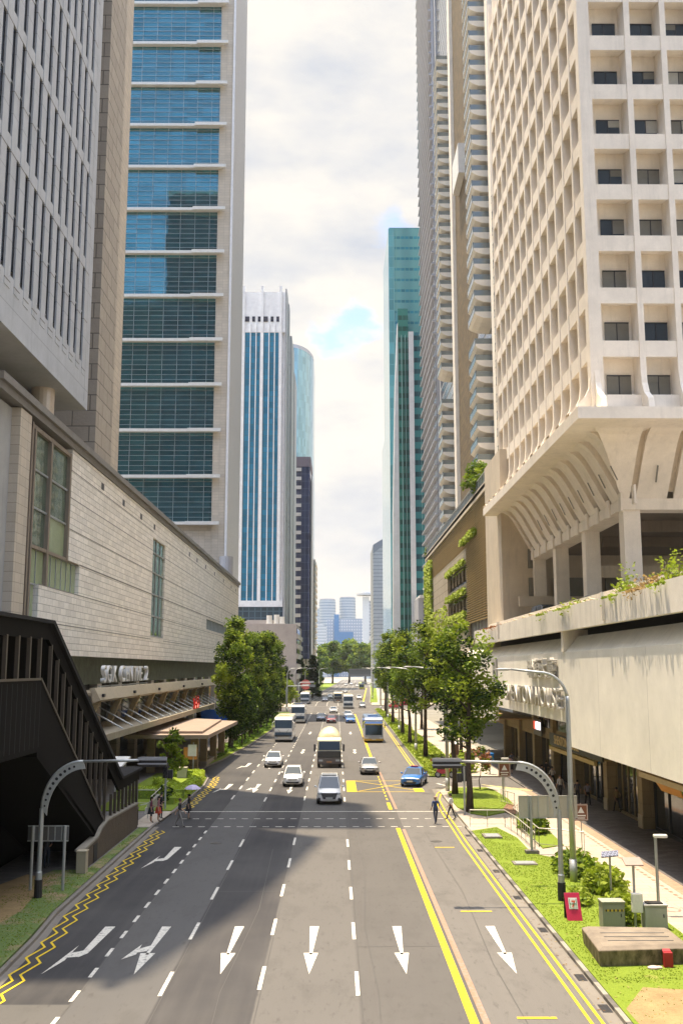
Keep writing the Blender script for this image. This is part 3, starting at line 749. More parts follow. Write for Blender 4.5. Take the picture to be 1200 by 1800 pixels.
def orange_shops():
    for i,(x,y,w_) in enumerate(((-27,232,9),(-20,262,8))):
        T=thing('shop_pavilion',('low pavilion with an orange tiled roof behind the left trees, the nearer one','low pavilion with an orange tiled roof at the far left corner')[i],'pavilion',(x,y,0))
        MB().box(x-w_/2,x+w_/2,y,y+8,0,3.4).build('wall',m_cream2,T)
        MB().add([(x-w_/2-.8,y-.8,3.4),(x+w_/2+.8,y-.8,3.4),(x+w_/2+.8,y+8.8,3.4),(x-w_/2-.8,y+8.8,3.4),(x-w_/4,y+4,5.9),(x+w_/4,y+4,5.9)],((0,1,5,4),(1,2,5),(2,3,4,5),(3,0,4),(3,2,1,0))).build('roof',stone('orange_roof_tiles',(.55,.20,.09),.4,.3,.02),T)
        b=MB()
        for k in range(4): b.box(x-w_/2+.6+k*w_/4,x-w_/2+.6+k*w_/4+1.3,y-.03,y+.03,.1,2.6)
        b.build('shopfront',m_gl_off,T)
orange_shops()

# ---------------------------------------------------------------- drop-off canopy beside the road
def dropoff():
    T=thing('drop_off_canopy','flat roofed concrete drop-off shelter beside the left lane','shelter',(-15.5,106,.1))
    rf=plain('pinkish_roof_slab',(.27,.205,.16),.8,0,.12,.6)
    P=[(-19.7,103),(-11.9,93.6),(-11.5,119),(-18.9,125)]
    P=[(-19.6,94.5),(-11.8,94.5),(-11.5,119.5),(-19.2,125)]
    MB().prism(P,3.55,3.9).build('roof',rf,T)
    MB().prism([(-18.8,96.5),(-12.6,96.5),(-13.3,118.5),(-18.6,122.5)],3.9,4.12).build('roof_panel',rf,T)
    for x,y in ((-13.6,98.7),(-13.6,105.5),(-13.4,112),(-13.2,118),(-17.8,98.7),(-17.8,110)): MB().box(x-.35,x+.35,y-.35,y+.35,.1,3.55).build('column',m_ochre,T)
    MB().box(-15.2,-13.2,105,119,.1,.55).build('plinth',concrete('plinth_concrete',(.30,.26,.21),.4),T)
    s=thing('bus_stop_sign','white and orange stop sign on a slim pole at the shelter','sign',(-13.2,95,.1))
    MB().tube(((-13.2,95,.1),(-13.2,95,3.2)),.05,8).build('pole',m_steel,s)
    MB().box(-13.7,-12.9,94.9,94.96,1.95,3.0).build('panel',m_white,s); MB().box(-14.1,-12.85,94.97,95.02,1.65,2.75).build('backing_panel',plain('orange_sign',(.6,.25,.05),.6),s)
    c=MB().box(-14.4,-13.55,93.2,93.9,.1,1.05).box(-14.44,-13.51,93.16,93.94,1.05,1.1); o=c.build('utility_cabinet',plain('pale_cabinet',(.42,.40,.33),.6),loc=(-14,93.5,.1),bevel=.02); tag(o,'pale cabinet at the foot of the stop sign','cabinet')
dropoff()
# ---------------------------------------------------------------- dark covered stair of the footbridge
def stair():
    T=thing('covered_footbridge_stair','dark bronze clad covered staircase coming down from the footbridge','staircase',(-14,50,0))
    x0,x1=-17.0,-12.6
    def side(x,th,m):   # side wall with band of window openings, follows the slope
        b=MB()
        def q(y0,zb0,zt0,y1,zb1,zt1): b.ext([(x,y0,zb0),(x,y1,zb1),(x,y1,zt1),(x,y0,zt0)],(th,0,0))
        q(24,6.6,9.55,43.2,6.6,9.55); q(24,11.25,11.95,44.2,11.25,11.95)
        q(43.2,6.6,9.55,57.2,0.0,1.2); q(44.2,11.25,11.95,60.0,2.95,3.6)
        q(57.2,0,1.2,66.0,0.12,1.2); q(60.0,2.95,3.6,65.9,2.95,3.6)
        return b
    side(x1,-.15,0).build('outer_cladding',m_blackc,T); MB().ext([(x0,24,0),(x0,57.2,0),(x0,66,0.12),(x0,66,3.6),(x0,60,3.6),(x0,44.2,11.95),(x0,24,11.95)],(.15,0,0)).build('inner_shade_wall',m_blackc,T)  # inner side is a dark wall to the ground, added to black out the space behind
    b=MB(); b.box(x0-.2,x1+.2,24,44.4,11.95,12.1); b.ext([(x0-.2,44.4,12.1),(x0-.2,44.2,11.95),(x0-.2,60,3.6),(x0-.2,60.2,3.74)],(x1-x0+.4,0,0)); b.box(x0-.2,x1+.2,60,66.2,3.6,3.74)
    b.build('roof',plain('dark_roof',(.02,.02,.022),.8,0,.2,1,0,False,.15),T)
    b=MB(); b.box(x0,x1,24,43.3,6.5,6.62); b.ext([(x0,43.2,6.62),(x0,43.2,6.3),(x0,57.2,-.05),(x0,57.2,.3)],(x1-x0,0,0)); b.build('stair_slab',m_blackc,T)
    p0=None; mp_=plain('window_post',(.085,.07,.055),.5,.2)
    for i in range(12):
        y=43.0-i*1.5
        if p0 is None: p0=MB().box(x1-.13,x1+.03,y,y+.14,9.5,11.3).build('post',mp_,T)
        else: rep(p0,T,(0,-1.5*i,0))
    q0=None
    for i in range(11):
        y=44.7+i*1.17; zb=9.55-(y-43.2)*(8.35/14.0); zt=11.25-(y-44.2)*(8.3/15.8)
        MB().box(x1-.13,x1+.03,y,y+.1,zb-.05,zt+.05).build('post',mp_,T)
    for i in range(8):
        y=58.0+i*1.05; MB().box(x1-.13,x1+.03,y,y+.12,1.15,3.0).build('post',mp_,T)
    b=MB().box(x1-.02,x1+.05,24,43.3,9.5,9.6).ext([(x1+.04,43.2,9.5),(x1+.04,43.2,9.62),(x1+.04,57.2,1.27),(x1+.04,57.2,1.15)],(.03,0,0)).box(x1-.02,x1+.05,57.2,66,1.15,1.25); b.build('sill',mp_,T)
    g=MB()
    for k in range(30): g.box(x1,x1+.015,25+k*.63,25.03+k*.63,6.7,9.4)
    g.build('panel_joint',m_pitch,T)
    h=MB().tube(((x1+.1,66,1.35),(x1+.1,68.2,1.15),(x1+.1,68.8,1.15),(x1+.1,68.8,.1)),.035,8); h.build('handrail',m_steel,T)
stair()
def near_wall():
    T=thing('stepped_brick_wall','low weathered brick wall with a stepped top beside the stair foot','wall',(-12.4,57,.1))
    mb=stone('weathered_brick',(.17,.125,.09),.25,.1,.2)
    b=MB(); b.ext([(-12.45,51.3,.1),(-12.45,65,.1),(-12.45,65,1.55),(-12.45,56.6,1.75),(-12.45,55.2,1.55),(-12.45,54.3,1.2),(-12.45,51.3,1.05)],(-.35,0,0)); b.build('wall_body',mb,T)
    MB().ext([(-12.40,51.2,1.05),(-12.40,54.3,1.2),(-12.40,55.2,1.55),(-12.40,56.6,1.75),(-12.40,65,1.55),(-12.40,65,1.65),(-12.40,56.6,1.86),(-12.40,55.1,1.66),(-12.40,54.2,1.31),(-12.40,51.2,1.16)],(-.45,0,0)).build('coping',concrete('mossy_coping',(.24,.22,.18),.6),T)
    MB().box(-12.44,-12.42,53.4,54.2,.12,1.0).build('niche_shade_plate',m_pitch,T)  # flat near-black plate on the wall face, stands for a recess in shade
near_wall()

# ---------------------------------------------------------------- RIGHT: white podium + tower on curved vault
XW=15.5
def right_podium():
    T=thing('white_podium','long white windowless podium over a shaded arcade, stained parapet with planters on top','building',(20,80,0))
    b=MB(); b.box(XW,XW+.5,24,67.4,4.9,11.1).box(XW,XW+.5,67.4,99.6,6.4,11.1).box(XW,XW+.5,99.6,126,4.95,11.1)
    b.build('wall',m_wall,T)
    MB().ext([(XW,24,11.1),(XW+.9,24,12.15),(XW+1.2,24,12.15),(XW+1.2,24,11.1)],(0,102,0)).build('chamfer_ledge',concrete('chamfer_concrete',(.74,.70,.60),.3),T)
    MB().box(XW+3,XW+3.2,24,126,11.1,13.4).build('gap_shade_sheet',m_pitch,T)  # near-black sheet set back in the deck gap, stands for its shade
    multi('gap_pier',[(XW-.1,XW+1.6,y,y+.6,11.12,12.6) for y in (68.0,104,124)],m_cream,T)
    MB().box(XW-.25,XW+.15,24,110,12.5,14.05).box(XW-.25,XW+2.6,110,110.4,12.5,14.0).box(XW+1.3,XW+1.55,24,110,13.2,14.75).build('parapet',m_parap,T)
    MB().box(XW+.151,XW+1.3,24,110,13.2,13.9).build('planter_soil',m_dirt,T)
    MB().box(XW+1.55,60,24,126,13.0,13.55).build('deck_floor',concrete('deck_concrete',(.33,.30,.26),.5),T)
    multi('downpipe_box',[(XW-.42,XW-.252,y,y+.28,12.7,14.3) for y in (56.6,93.5)],m_cream,T)
    # soffits
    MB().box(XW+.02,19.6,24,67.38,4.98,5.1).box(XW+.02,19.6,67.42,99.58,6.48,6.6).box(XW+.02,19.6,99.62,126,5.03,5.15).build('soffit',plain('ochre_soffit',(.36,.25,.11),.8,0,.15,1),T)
    # arcade: columns, beams, shop fronts
    c=MB()
    co=None
    for y in (38.5,64.8,73,82.5,90.5,99,107,116):
        cz=5.0 if not 67<y<99.5 else 6.5
        MB().box(19.2,19.95,y-.5,y+.5,.1,cz).build('column',m_ochre,T)
        MB().box(19.14,19.2,y-.46,y+.46,.1,.9).build('column_base',concrete('tile_base',(.45,.38,.26),.2),T)
    MB().box(19.5,20.2,24,126,3.6,4.98).box(19.5,20.2,67.5,99.5,4.98,6.48).build('lintel',m_ochre,T)
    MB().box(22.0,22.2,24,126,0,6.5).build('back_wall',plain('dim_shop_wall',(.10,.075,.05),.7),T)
    xs=[(24,38),(39,50),(50.5,63.9),(65.5,72.3),(73.8,77.8),(78,82),(83,90),(91,98.5),(99.5,106.5),(107.5,115.5)]
    for i,(ya,yb) in enumerate(xs):
        o=MB().box(19.9,19.96,ya,yb,.25,3.6).build('shop_window',m_glassd,T)
        f=MB()
        n=max(2,int((yb-ya)/(1.2 if i in(3,4) else 2.4)))
        for k in range(n+1): f.box(19.82,19.9,ya+(yb-ya)*k/n-.05,ya+(yb-ya)*k/n+.05,.25,3.6)
        f.box(19.8,19.9,ya,yb,.1,.3).build('frame',plain('brass_frame',(.28,.21,.10),.4,.4) if i%2 else m_dark,o)
    for (ya,yb,za,zb) in ((84,89.5,4.6,6.2),(71,74.8,4.4,6.4),(92.5,94.5,4.6,5.8),(95.5,97.5,4.6,5.8)):
        MB().box(19.42,19.5,ya,yb,za,zb).build('upper_window',m_glassd,T)
    MB().box(18.2,19.5,38,60.5,3.75,3.95).box(17.9,18.2,38,60.5,3.7,4.0).build('shop_awning',plain('cream_awning',(.52,.44,.28),.6),T)
    MB().box(18.4,19.5,72,87,3.52,3.6).box(18.2,18.4,72,87,3.2,3.5).build('entrance_canopy',plain('yellow_canopy',(.45,.34,.12),.6),T)
    # right-hand parts above deck: interior floor structure
right_podium()
def right_signs():
    rot=axes((0,-1,0),(0,0,1))
    m_let=plain('white_letter',(.50,.48,.44),.6)
    s=thing('wall_sign','raised white English and Chinese letters on the white podium wall','sign',(XW,82,7.2))
    text('letters','SHENTON HOUSE',2.05,(XW-.22,79.6,7.85),rot,m_let,s,.16,'CENTER',1.22,.0,1.12)
    text('characters','珊頓大廈',1.55,(XW-.22,75.0,9.9),rot,m_let,s,.16,'CENTER',1.55,.01,1.05)
    s=thing('blade_sign','narrow vertical white sign panel with raised marks at the end of the podium wall','sign',(XW-.1,97.5,8)); 
    MB().box(XW-.2,XW,96.5,98.5,7.6,10.9).build('panel',m_let,s)
    b=MB()
    for k in range(4): b.box(XW-.24,XW-.2,97.0,98.0,8.0+k*.75,8.35+k*.75)
    b.build('mark',m_cap,s)
    s=MB().box(18.25,18.4,70,87,3.62,4.6).build('fascia_sign',plain('dark_fascia',(.025,.03,.02),.5)); tag(s,'dark fascia with gold lettering over the arcade entrance','sign')
    text('letters','SHENTON HOUSE',1.0,(18.22,80.8,4.12),rot,plain('gold_letter',(.60,.45,.20),.4,.3),s,.02,'CENTER',1.05,.01)
    s=MB().box(19.1,19.2,94.6,98.2,3.75,5.25).build('lit_sign',plain('sign_case',(.03,.025,.03),.4)); tag(s,'small lit shop sign with a red mark and white lettering','sign')
    MB().box(19.07,19.1,94.9,97.0,4.3,5.0).build('lettering_panel',emis('lit_white',(.9,.85,.95),1.2),s); MB().box(19.06,19.1,97.1,97.9,4.3,5.0).build('mark',emis('lit_red',(.75,.05,.03),1.0),s)
    text('letters','BANK',.5,(19.255,85.55,5.05),rot,plain('red_text',(.5,.03,.03),.5),s,.003,'CENTER',.9,.01) if 0 else None
    s=text('wall_letters','TERRITORY',.62,(19.46,41.6,4.45),rot,m_pitch,None,.03,'CENTER',1.1,.0) if 0 else None
    s=MB().box(19.43,19.5,40,60.5,4.08,4.95).build('shop_sign',m_ochre); tag(s,'stone fascia with dark lettering above the shop awning','sign')
    text('letters','IDENTITY',.85,(19.41,52.2,4.45),rot,m_pitch,s,.02,'CENTER',1.1,.01)
    s=MB().ext([(18.6,58.6,3.1),(18.6,55.0,3.1),(18.3,54.8,3.72),(18.3,59.0,3.72)],(.06,0,0)).build('hanging_banner',plain('orange_banner',(.60,.27,.03),.6)); tag(s,'orange banner hanging under the cream shop awning','banner')
right_signs()
def right_tower():
    T=thing('concrete_grid_tower','cream concrete tower with deep gridded windows on a ribbed curved base','tower',(30,85,13.5))
    x0=18.0; y0=67.9; y1=107.6; x1=46; ztop=88; FH=3.96; S0=29.2; NF=14
    bw=3.05; nb=13; fw=2.68
    # front (faces -y): piers at x; left (faces -x): piers at y
    b=MB()
    b.box(x0+.85,x1,y0+1.3,y1,28.2,ztop)                      # recessed back wall
    xs=[x0+.45]+[21.74+fw*i for i in range(9)]; 
    ys=[y0+.45]+[y0+bw*i+.1 for i in range(1,nb+1)]
    b.box(x0,x0+.9,y0,y0+.9,28.2,ztop)
    for x in xs[1:]: b.ext([(x-.21,y0,28.2),(x+.21,y0,28.2),(x+.34,y0+1.31,28.2),(x-.34,y0+1.31,28.2)],(0,0,ztop-28.2))
    for y in ys[1:]: b.ext([(x0,y-.21,28.2),(x0,y+.21,28.2),(x0+1.31,y+.34,28.2),(x0+1.31,y-.34,28.2)],(0,0,ztop-28.2))
    for k in range(-1,NF):
        s=S0+FH*k; zb=s+2.66; zt=s+FH
        if k==-1: zb=28.2
        # spandrel ledges with sloping sill and hollowed soffit
        b.ext([(x0+.9,y0+.06,zb),(x0+.9,y0+.06,zt-.12),(x0+.9,y0+1.31,zt+.12),(x0+.9,y0+1.31,zb+.25)],(x1-x0-.9,0,0))
        b.ext([(x0+.06,y0+.9,zb),(x0+.06,y0+.9,zt-.12),(x0+1.31,y0+.9,zt+.12),(x0+1.31,y0+.9,zb+.25)],(0,y1-y0-.9,0))
    frame=b
    # windows: front, then nearest of the left face, rest in one
    w0=None; rest=MB(); m_bl2=[m_blind,plain('pale_blind',(.42,.40,.34),.8)]
    gm=[m_gl_off,m_blind]
    cols=[(x0+1.45,21.74-.55)]+[(21.74+fw*i+.55,21.74+fw*(i+1)-.42) for i in range(4)]
    rnd=random.Random(5)
    wins=[]
    for i,(xa,xb) in enumerate(cols[:4]):
        for k in range(9):
            z=S0+FH*k
            p=MB().box(xa,xb,y0+1.22,y0+1.29,z+.05,z+1.62); o=p.build('window',m_gl_off if rnd.random()<.55 else m_blind,T)
            MB().box((xa+xb)/2-.03,(xa+xb)/2+.03,y0+1.18,y0+1.22,z+.05,z+1.62).box(xa,xb,y0+1.18,y0+1.22,z+1.56,z+1.64).build('frame',m_dark,o)
            if rnd.random()<.5:
                hb_=rnd.uniform(.3,1.1); xm=(xa+xb)/2; xl,xr=(xa,xm-.03) if rnd.random()<.5 else (xm+.03,xb)
                MB().box(xl,xr,y0+1.19,y0+1.218,z+1.56-hb_,z+1.56).build('blind',m_bl2[rnd.randrange(2)],o)
    for i in range(nb):
        for k in range(NF):
            ya=ys[i]+.5; yb=ys[i+1]-.5; z=S0+FH*k
            if i<6 and k<8:
                if w0 is None: w0=MB().box(x0+.78,x0+.84,ya,yb,z+.05,z+1.62).build('window',m_gl_off,T); yr,zr=ya,z
                else: rep(w0,T,(0,ya-yr,z-zr))
            else: rest.box(x0+.78,x0+.84,ya,yb,z+.05,z+1.62)
    o=rest.build('distant_windows',m_gl_off,T); o['kind']='stuff'
    # pedestal slab, ledge, flared feet
    XS=15.8; YS=63.2; YE=105.6
    b=MB(); b.box(XS,x1,YS,YE,26.15,26.95)
    b.ext([(XS+.15,YS+.15,26.95),(XS+.15,YE,26.95),(x0+.2,YE,28.25),(x0+.2,y0+.2,28.25)],(.02,0,0)) if 0 else None
    b.add([(XS+.3,YS+.3,26.95),(x1,YS+.3,26.95),(x1,y0+.05,28.22),(x0+.05,y0+.05,28.22),(x0+.05,YE,28.22),(XS+.3,YE,26.95)],((0,1,2,3),(0,3,4,5)))
    b.build('pedestal_slab',m_cream,T)
    for x in xs[:6]:
        frame.ext([(x-.2,y0+.02,31.0),(x-.2,y0-.12,29.9),(x-.2,y0-.5,29.1),(x-.2,y0-1.3,28.5),(x-.2,y0-1.5,27.7),(x-.2,y0+.02,28.0)],(.4,0,0))
    for y in ys[:13]:
        frame.ext([(x0+.02,y-.2,30.6),(x0-.1,y-.2,29.6),(x0-.4,y-.2,29.0),(x0-.9,y-.2,28.5),(x0-1.1,y-.2,27.7),(x0+.02,y-.2,28.0)],(0,.4,0))
    frame.build('concrete_frame',m_cream,T)
    # curved vault under the slab
    def prof(n=12):
        return [(0,26.2),(1.0,26.22),(1.7,26.12),(2.15,25.85),(2.55,25.4),(2.9,24.85),(3.4,23.95),(3.95,22.92),(4.5,21.9)]
        out=[]
        P=[(0,26.2),(2.9,26.1),(3.3,24.4),(4.5,21.9)]
        for i in range(n+1):
            t=i/n; a=[(1-t)**3,3*t*(1-t)**2,3*t*t*(1-t),t**3]
            out.append((sum(a[j]*P[j][0] for j in range(4)),sum(a[j]*P[j][1] for j in range(4))))
        return out
    pr_=prof()
    # left side panels (light) with recessed grooves, mitred at the front corner
    bay=3.2; nn=13; 
    pan=MB(); gro=MB()
    for i in range(nn+1):
        for j in range(len(pr_)-1):
            (a0,za),(a1,zb)=pr_[j],pr_[j+1]
            for (yl,yh,dz,tgt) in ((YS+bay*i+.58,YS+bay*(i+1)-.58,0,pan),(YS+bay*(i+1)-.58,YS+bay*(i+1)+.58,1.0,gro)):
                if i==0 and tgt is pan: yl=YS-5
                yl0=max(yl,YS+a0*1.45); yl1=max(yl,YS+a1*1.45); yh=min(yh,YE)
                if yl0>=yh or yl1>=yh: continue
                x_,x2=XS+.05+a0,XS+.05+a1
                tgt.quad((x_,yl0,za+dz),(x2,yl1,zb+dz),(x2,yh,zb+dz),(x_,yh,za+dz))
                if tgt is pan:
                    pan.quad((x_,yh,za),(x2,yh,zb),(x2,yh,zb+1.05),(x_,yh,za+1.05))
                    if i: pan.quad((x_,yl0,za),(x2,yl1,zb),(x2,yl1,zb+1.05),(x_,yl0,za+1.05))
    # front panels
    fb=2.66
    for i in range(1,9):
        for j in range(len(pr_)-1):
            (a0,za),(a1,zb)=pr_[j],pr_[j+1]
            xl0=(18.44+fb*(i-1)+.23) if i>1 else XS+a0; xl1=(18.44+fb*(i-1)+.23) if i>1 else XS+a1; xh=18.44+fb*i-.23
            y_,y2=YS+.05+a0*1.45,YS+.05+a1*1.45
            pan.quad((xl0,y_,za),(xh,y_,za),(xh,y2,zb),(xl1,y2,zb))
            pan.quad((xh,y_,za),(xh,y_,za+.6),(xh,y2,zb+.6),(xh,y2,zb)); 
            if i: pan.quad((xl0,y_,za),(xl1,y2,zb),(xl1,y2,zb+.6),(xl0,y_,za+.6))
            gro.quad((xh,y_,za+.55),(xh+.46,y_,za+.55),(xh+.46,y2,zb+.55),(xh,y2,zb+.55))
    pan.build('vault_panel',m_cream,T); gro.build('vault_groove',m_cream2,T)
    # slots cut in the vault
    b=MB()
    for i in range(1,10):
        y=YS+bay*(i+.5); b.ext([(XS+3.3,y-.05,23.95),(XS+3.75,y-.05,22.95),(XS+3.80,y-.05,22.97),(XS+3.35,y-.05,23.97)],(0,.1,0))
    for i in range(1,4):
        x=18.44+fb*(i+.5); b.ext([(x-.05,YS+4.75,23.95),(x-.05,YS+5.35,22.9),(x-.05,YS+5.4,22.95),(x-.05,YS+4.8,24.0)],(.1,0,0))
    b.build('drain_slot',m_blind,T)
    # ring beam and columns
    bx0=XS+4.45; by0=YS+4.5*1.45
    rb=MB(); rb.box(bx0,bx0+1.6,by0,YE-1,21.15,21.95).box(bx0+1.6,x1,by0,by0+1.6,21.15,21.95)
    for i in range(nn): rb.box(bx0-.14,bx0,YS+bay*(i+1)-.32,YS+bay*(i+1)+.32,21.0,22.3)
    rb.build('ring_beam',m_cream,T)
    for x,y in ((bx0+.8,by0+.85),(bx0+.8,81.6),(bx0+.8,92.7),(bx0+.8,102.8),(32.5,by0+.85),(44,by0+.85)):
        MB().box(x-.60,x+.60,y-.60,y+.60,13.5,21.15).build('column',m_cream,T)
    MB().box(bx0+1.6,x1,by0+1.6,YE,21.7,22.0).box(24,x1,by0+9,by0+9.6,20.8,21.7).box(24,x1,by0+19,by0+19.6,20.8,21.7).build('underside',concrete('underside_concrete',(.22,.18,.14),.5),T)
    # rear core wall with blank windows
    MB().box(17.3,20.6,103.2,114,13.5,33).box(20.6,45,103.6,114,13.5,33).build('core_wall',m_cream2,T)
    for (xa,xb,za,zb) in ((20.0,21.6,14.4,15.8),(20.0,21.6,17,19.3),(20.0,21.6,20.3,22.3),(22.6,27,17,19.3),(28,31,17,19.3),(22.6,27,14.4,15.8)):
        MB().box(xa,xb,102.98,103.18 if xb<20.6 else 103.55,za,zb).build('blank_window',m_blind,T)
    b=MB().box(18.5,45,100.5,101,16.2,17.2).box(22,45,84,84.3,17.6,18.6); b.build('deck_barrier',m_cream2,T)
right_tower()
# ---------------------------------------------------------------- louvred green-wall podium and apartment tower
def louvre_podium():
    T=thing('louvred_podium','podium with ochre louvres, stone panels and strips of climbing plants under a glass rail','building',(20,155,0))
    X=18.0
    MB().box(X+.6,50,113,198,10,31.5).build('core_wall',m_grey,T)
    b=MB().box(X,X+.5,160,193,10,26.5).box(X,X+.5,137,160,24.6,26.5).box(X,X+.5,137,160,20.4,21.7).box(X,X+.5,137,160,10,17.6)
    b.build('stone_wall',stone('ashlar_panels',(.42,.35,.25),2.4,1.25,.05,.08,.3,.5),T)
    l0=None
    b=MB()
    for k in range(50): 
        z=16+.3*k
        ya=113; yb=137 if z<26.4 else 196
        b.box(X-.02,X+.28,ya,yb,z,z+.12)
    b.build('louvre',m_louv,T)
    b=MB()
    for y in list(range(113,137,3)): b.box(X+.28,X+.36,y,y+.15,10,31)
    b.build('louvre_post',m_cap,T)
    multi('recess_glass',[(X+.42,X+.5,137,160,z0,z1) for z0,z1 in ((21.7,24.6),(17.6,20.4))],m_gl_off,T)
    multi('recess_panel',[(X+.2,X+.419,138+k*4,140+k*4,z0+.6,z1-.7) for z0,z1 in ((21.7,24.6),(17.6,20.4)) for k in range(6)],m_gold,T)
    MB().box(X-.2,50,113,198,31.5,32.0).box(X-.2,X+.1,113,198,31.1,32.2).build('roof_slab',m_cream2,T)
    r=MB()
    for k in range(57): r.box(X-.1,X-.04,113+k*1.5,113.06+k*1.5,32.2,33.5)
    r.box(X-.12,X-.02,113,198,33.45,33.55).build('railing',m_steel,T)
    MB().box(X-.02,X,113,198,32.3,33.4).build('rail_glass',m_rail,T)
    tr=random.Random(8)
    def fol(y0,y1,z0,z1,n,mm,sz=.35):
        q=MB()
        for _ in range(n):
            p=Vector((X-.1-tr.random()*.45,tr.uniform(y0,y1),tr.uniform(z0,z1))); u=Vector((tr.uniform(-1,1),tr.uniform(-1,1),tr.uniform(-1,1))).normalized(); v=u.orthogonal().normalized()
            q.quad(*(p+u*sz*a+v*sz*.6*c for a,c in ((-1,0),(0,-1),(1,0),(0,1))))
        return q
    def plant(label,specs,mm):
        q=MB()
        for s in specs: r_=fol(*s,mm); b0=len(q.v); q.v+=r_.v; q.f+=[tuple(i+b0 for i in f) for f in r_.f]; q.m+=r_.m
        o=q.build('climbing_plant',mm); return tag(o,label,'climber')
    plant('yellow-green creeper curtain down the far end of the louvred podium',[(184,197.5,12,30,2600)],m_leafY)
    plant('line of creeper on the ledges of the podium window recesses',[(137,160,24.3,25,380),(137,160,20.2,21.0,380),(137,160,16.9,17.8,380)],m_leafY)
    plant('strip of yellow plants partway up the ochre louvres',[(126,140,27.0,27.9,300)],m_leafY)
    plant('thin creeper trailing from the podium roof edge beneath the railing',[(160,186,10,20,500)],m_leafC)
louvre_podium()
def apartment_tower():
    T=thing('balcony_tower','tall apartment tower with stacked white balconies, gold stone shaft and grey slatted side','tower',(36,230,32))
    H=262; X=28.5
    MB().box(X,60,162,307,32,H).build('wall',plain('grey_tower_wall',(.40,.40,.40),.7),T)  # main wall in one plain mid grey
    MB().box(X-.9,X,266,307,32,H).build('side_facade',glass('grey_side_glass',(.36,.37,.41),.25,.35,(2.0,90,.2),(.55,.55,.57),.01),T)
    b=MB()
    for k in range(68): b.box(X-1.7,X-.9,265.5,307.5,34+k*3.4,34.5+k*3.4)
    b.build('side_slat',m_metal_l,T)
    wp=concrete('pier_white',(.82,.75,.64),.1)
    MB().box(X-.9,X,223,227,32,H).build('white_pier',wp,T); MB().box(X-1.2,X,164.5,167.5,32,H).build('white_pier',wp,T)
    MB().box(X-.12,X,192,223,32,H).build('gold_shaft',m_gold,T)
    m_bal=concrete('balcony_white',(.78,.72,.62),.1); m_edge=plain('balcony_edge',(.25,.28,.29),.5)
    def bal(y0,y1,z,xo):
        b=MB(); b.ext([(xo,y0,z),(xo,y0,z-.3),(xo+.5,y0,z-.75),(xo+1.6,y0,z-1.15),(X,y0,z-1.3),(X,y0,z)],(0,y1-y0,0)); o=b.build('balcony',m_bal,T)
        MB().box(xo,xo+.06,y0,y1,z,z+1.0).box(xo,X,y0,y0+.06,z,z+1.0).box(xo-.05,xo+.09,y0-.04,y1,z+1.0,z+1.08).box(xo-.05,xo+.04,y0-.05,y1,z-.3,z).build('rail',m_rail,o); return o
    zs=[34.0+3.0*k for k in range(44)]
    for (y0,y1,xo,n) in ((232,241,25.4,44),(170,178.5,24.7,36),(179.5,188,26.6,0),(162.5,164.4,27.3,20)):
        if not n: continue
        o=bal(y0,y1,zs[0],xo)
        for k,z in enumerate(zs[1:n]):
            if y0==232 and k in (13,14): continue
            if y0==170 and k in (11,): continue
            rep(o,T,(0,0,z-zs[0]))
    for (y0,y1) in ((229,262),(168,191)):
        gw=MB()
        for z in zs+[zs[-1]+3*k for k in range(1,30)]:
            gw.box(X-.06,X,y0,y1,z+.1,z+2.3)
        o=gw.build('glazing',m_gl_off,T); o['kind']='stuff'
    MB().box(X-1.6,X-.1,205,216,118,125).build('white_box',m_white,T)
apartment_tower()
def teal_tower():
    T=thing('teal_glass_tower','tall teal glass tower with white vertical strips and stepped lower blocks','tower',(30,340,0))
    Y=330; wt=concrete('strip_white',(.66,.67,.68),.05)
    MB().box(18.6,52,Y,Y+40,0,163).build('glass_wall',m_gl_teal,T)
    MB().box(18.3,20.4,Y-.3,Y+38,0,162.5).build('edge_glass',glass('edge_teal_glass',(.12,.38,.42),.1,.45,(2.2,3.9,.12),(.2,.46,.5),.01),T)
    MB().box(20.9,24.4,Y-6,Y-.01,0,131).build('green_block',m_gl_green,T)
    MB().box(24.4,44,Y-8,Y-.01,0,121).build('lower_block',glass('dark_teal_glass',(.015,.08,.11),.08,.35,(1.5,3.9,.12),(.04,.16,.20),.01,(3.9,.55,(.05,.27,.30))),T)
    MB().ext([(18.5,Y-6.6,0),(20.88,Y-6.6,0),(20.88,Y-6.6,126),(19.9,Y-6.6,104),(18.9,Y-6.6,60)],(0,6.6,0)).build('white_strip',wt,T)
    MB().box(24.35,26.0,Y-8.6,Y-8,0,122).build('white_strip',wt,T)
    b=MB()
    for x in (22.0,23.2,28.2,30.4): b.box(x,x+.10,Y-8.15,Y-5.9,20,121)
    b.build('mullion',plain('teal_mullion',(.25,.45,.45),.5),T)
teal_tower()
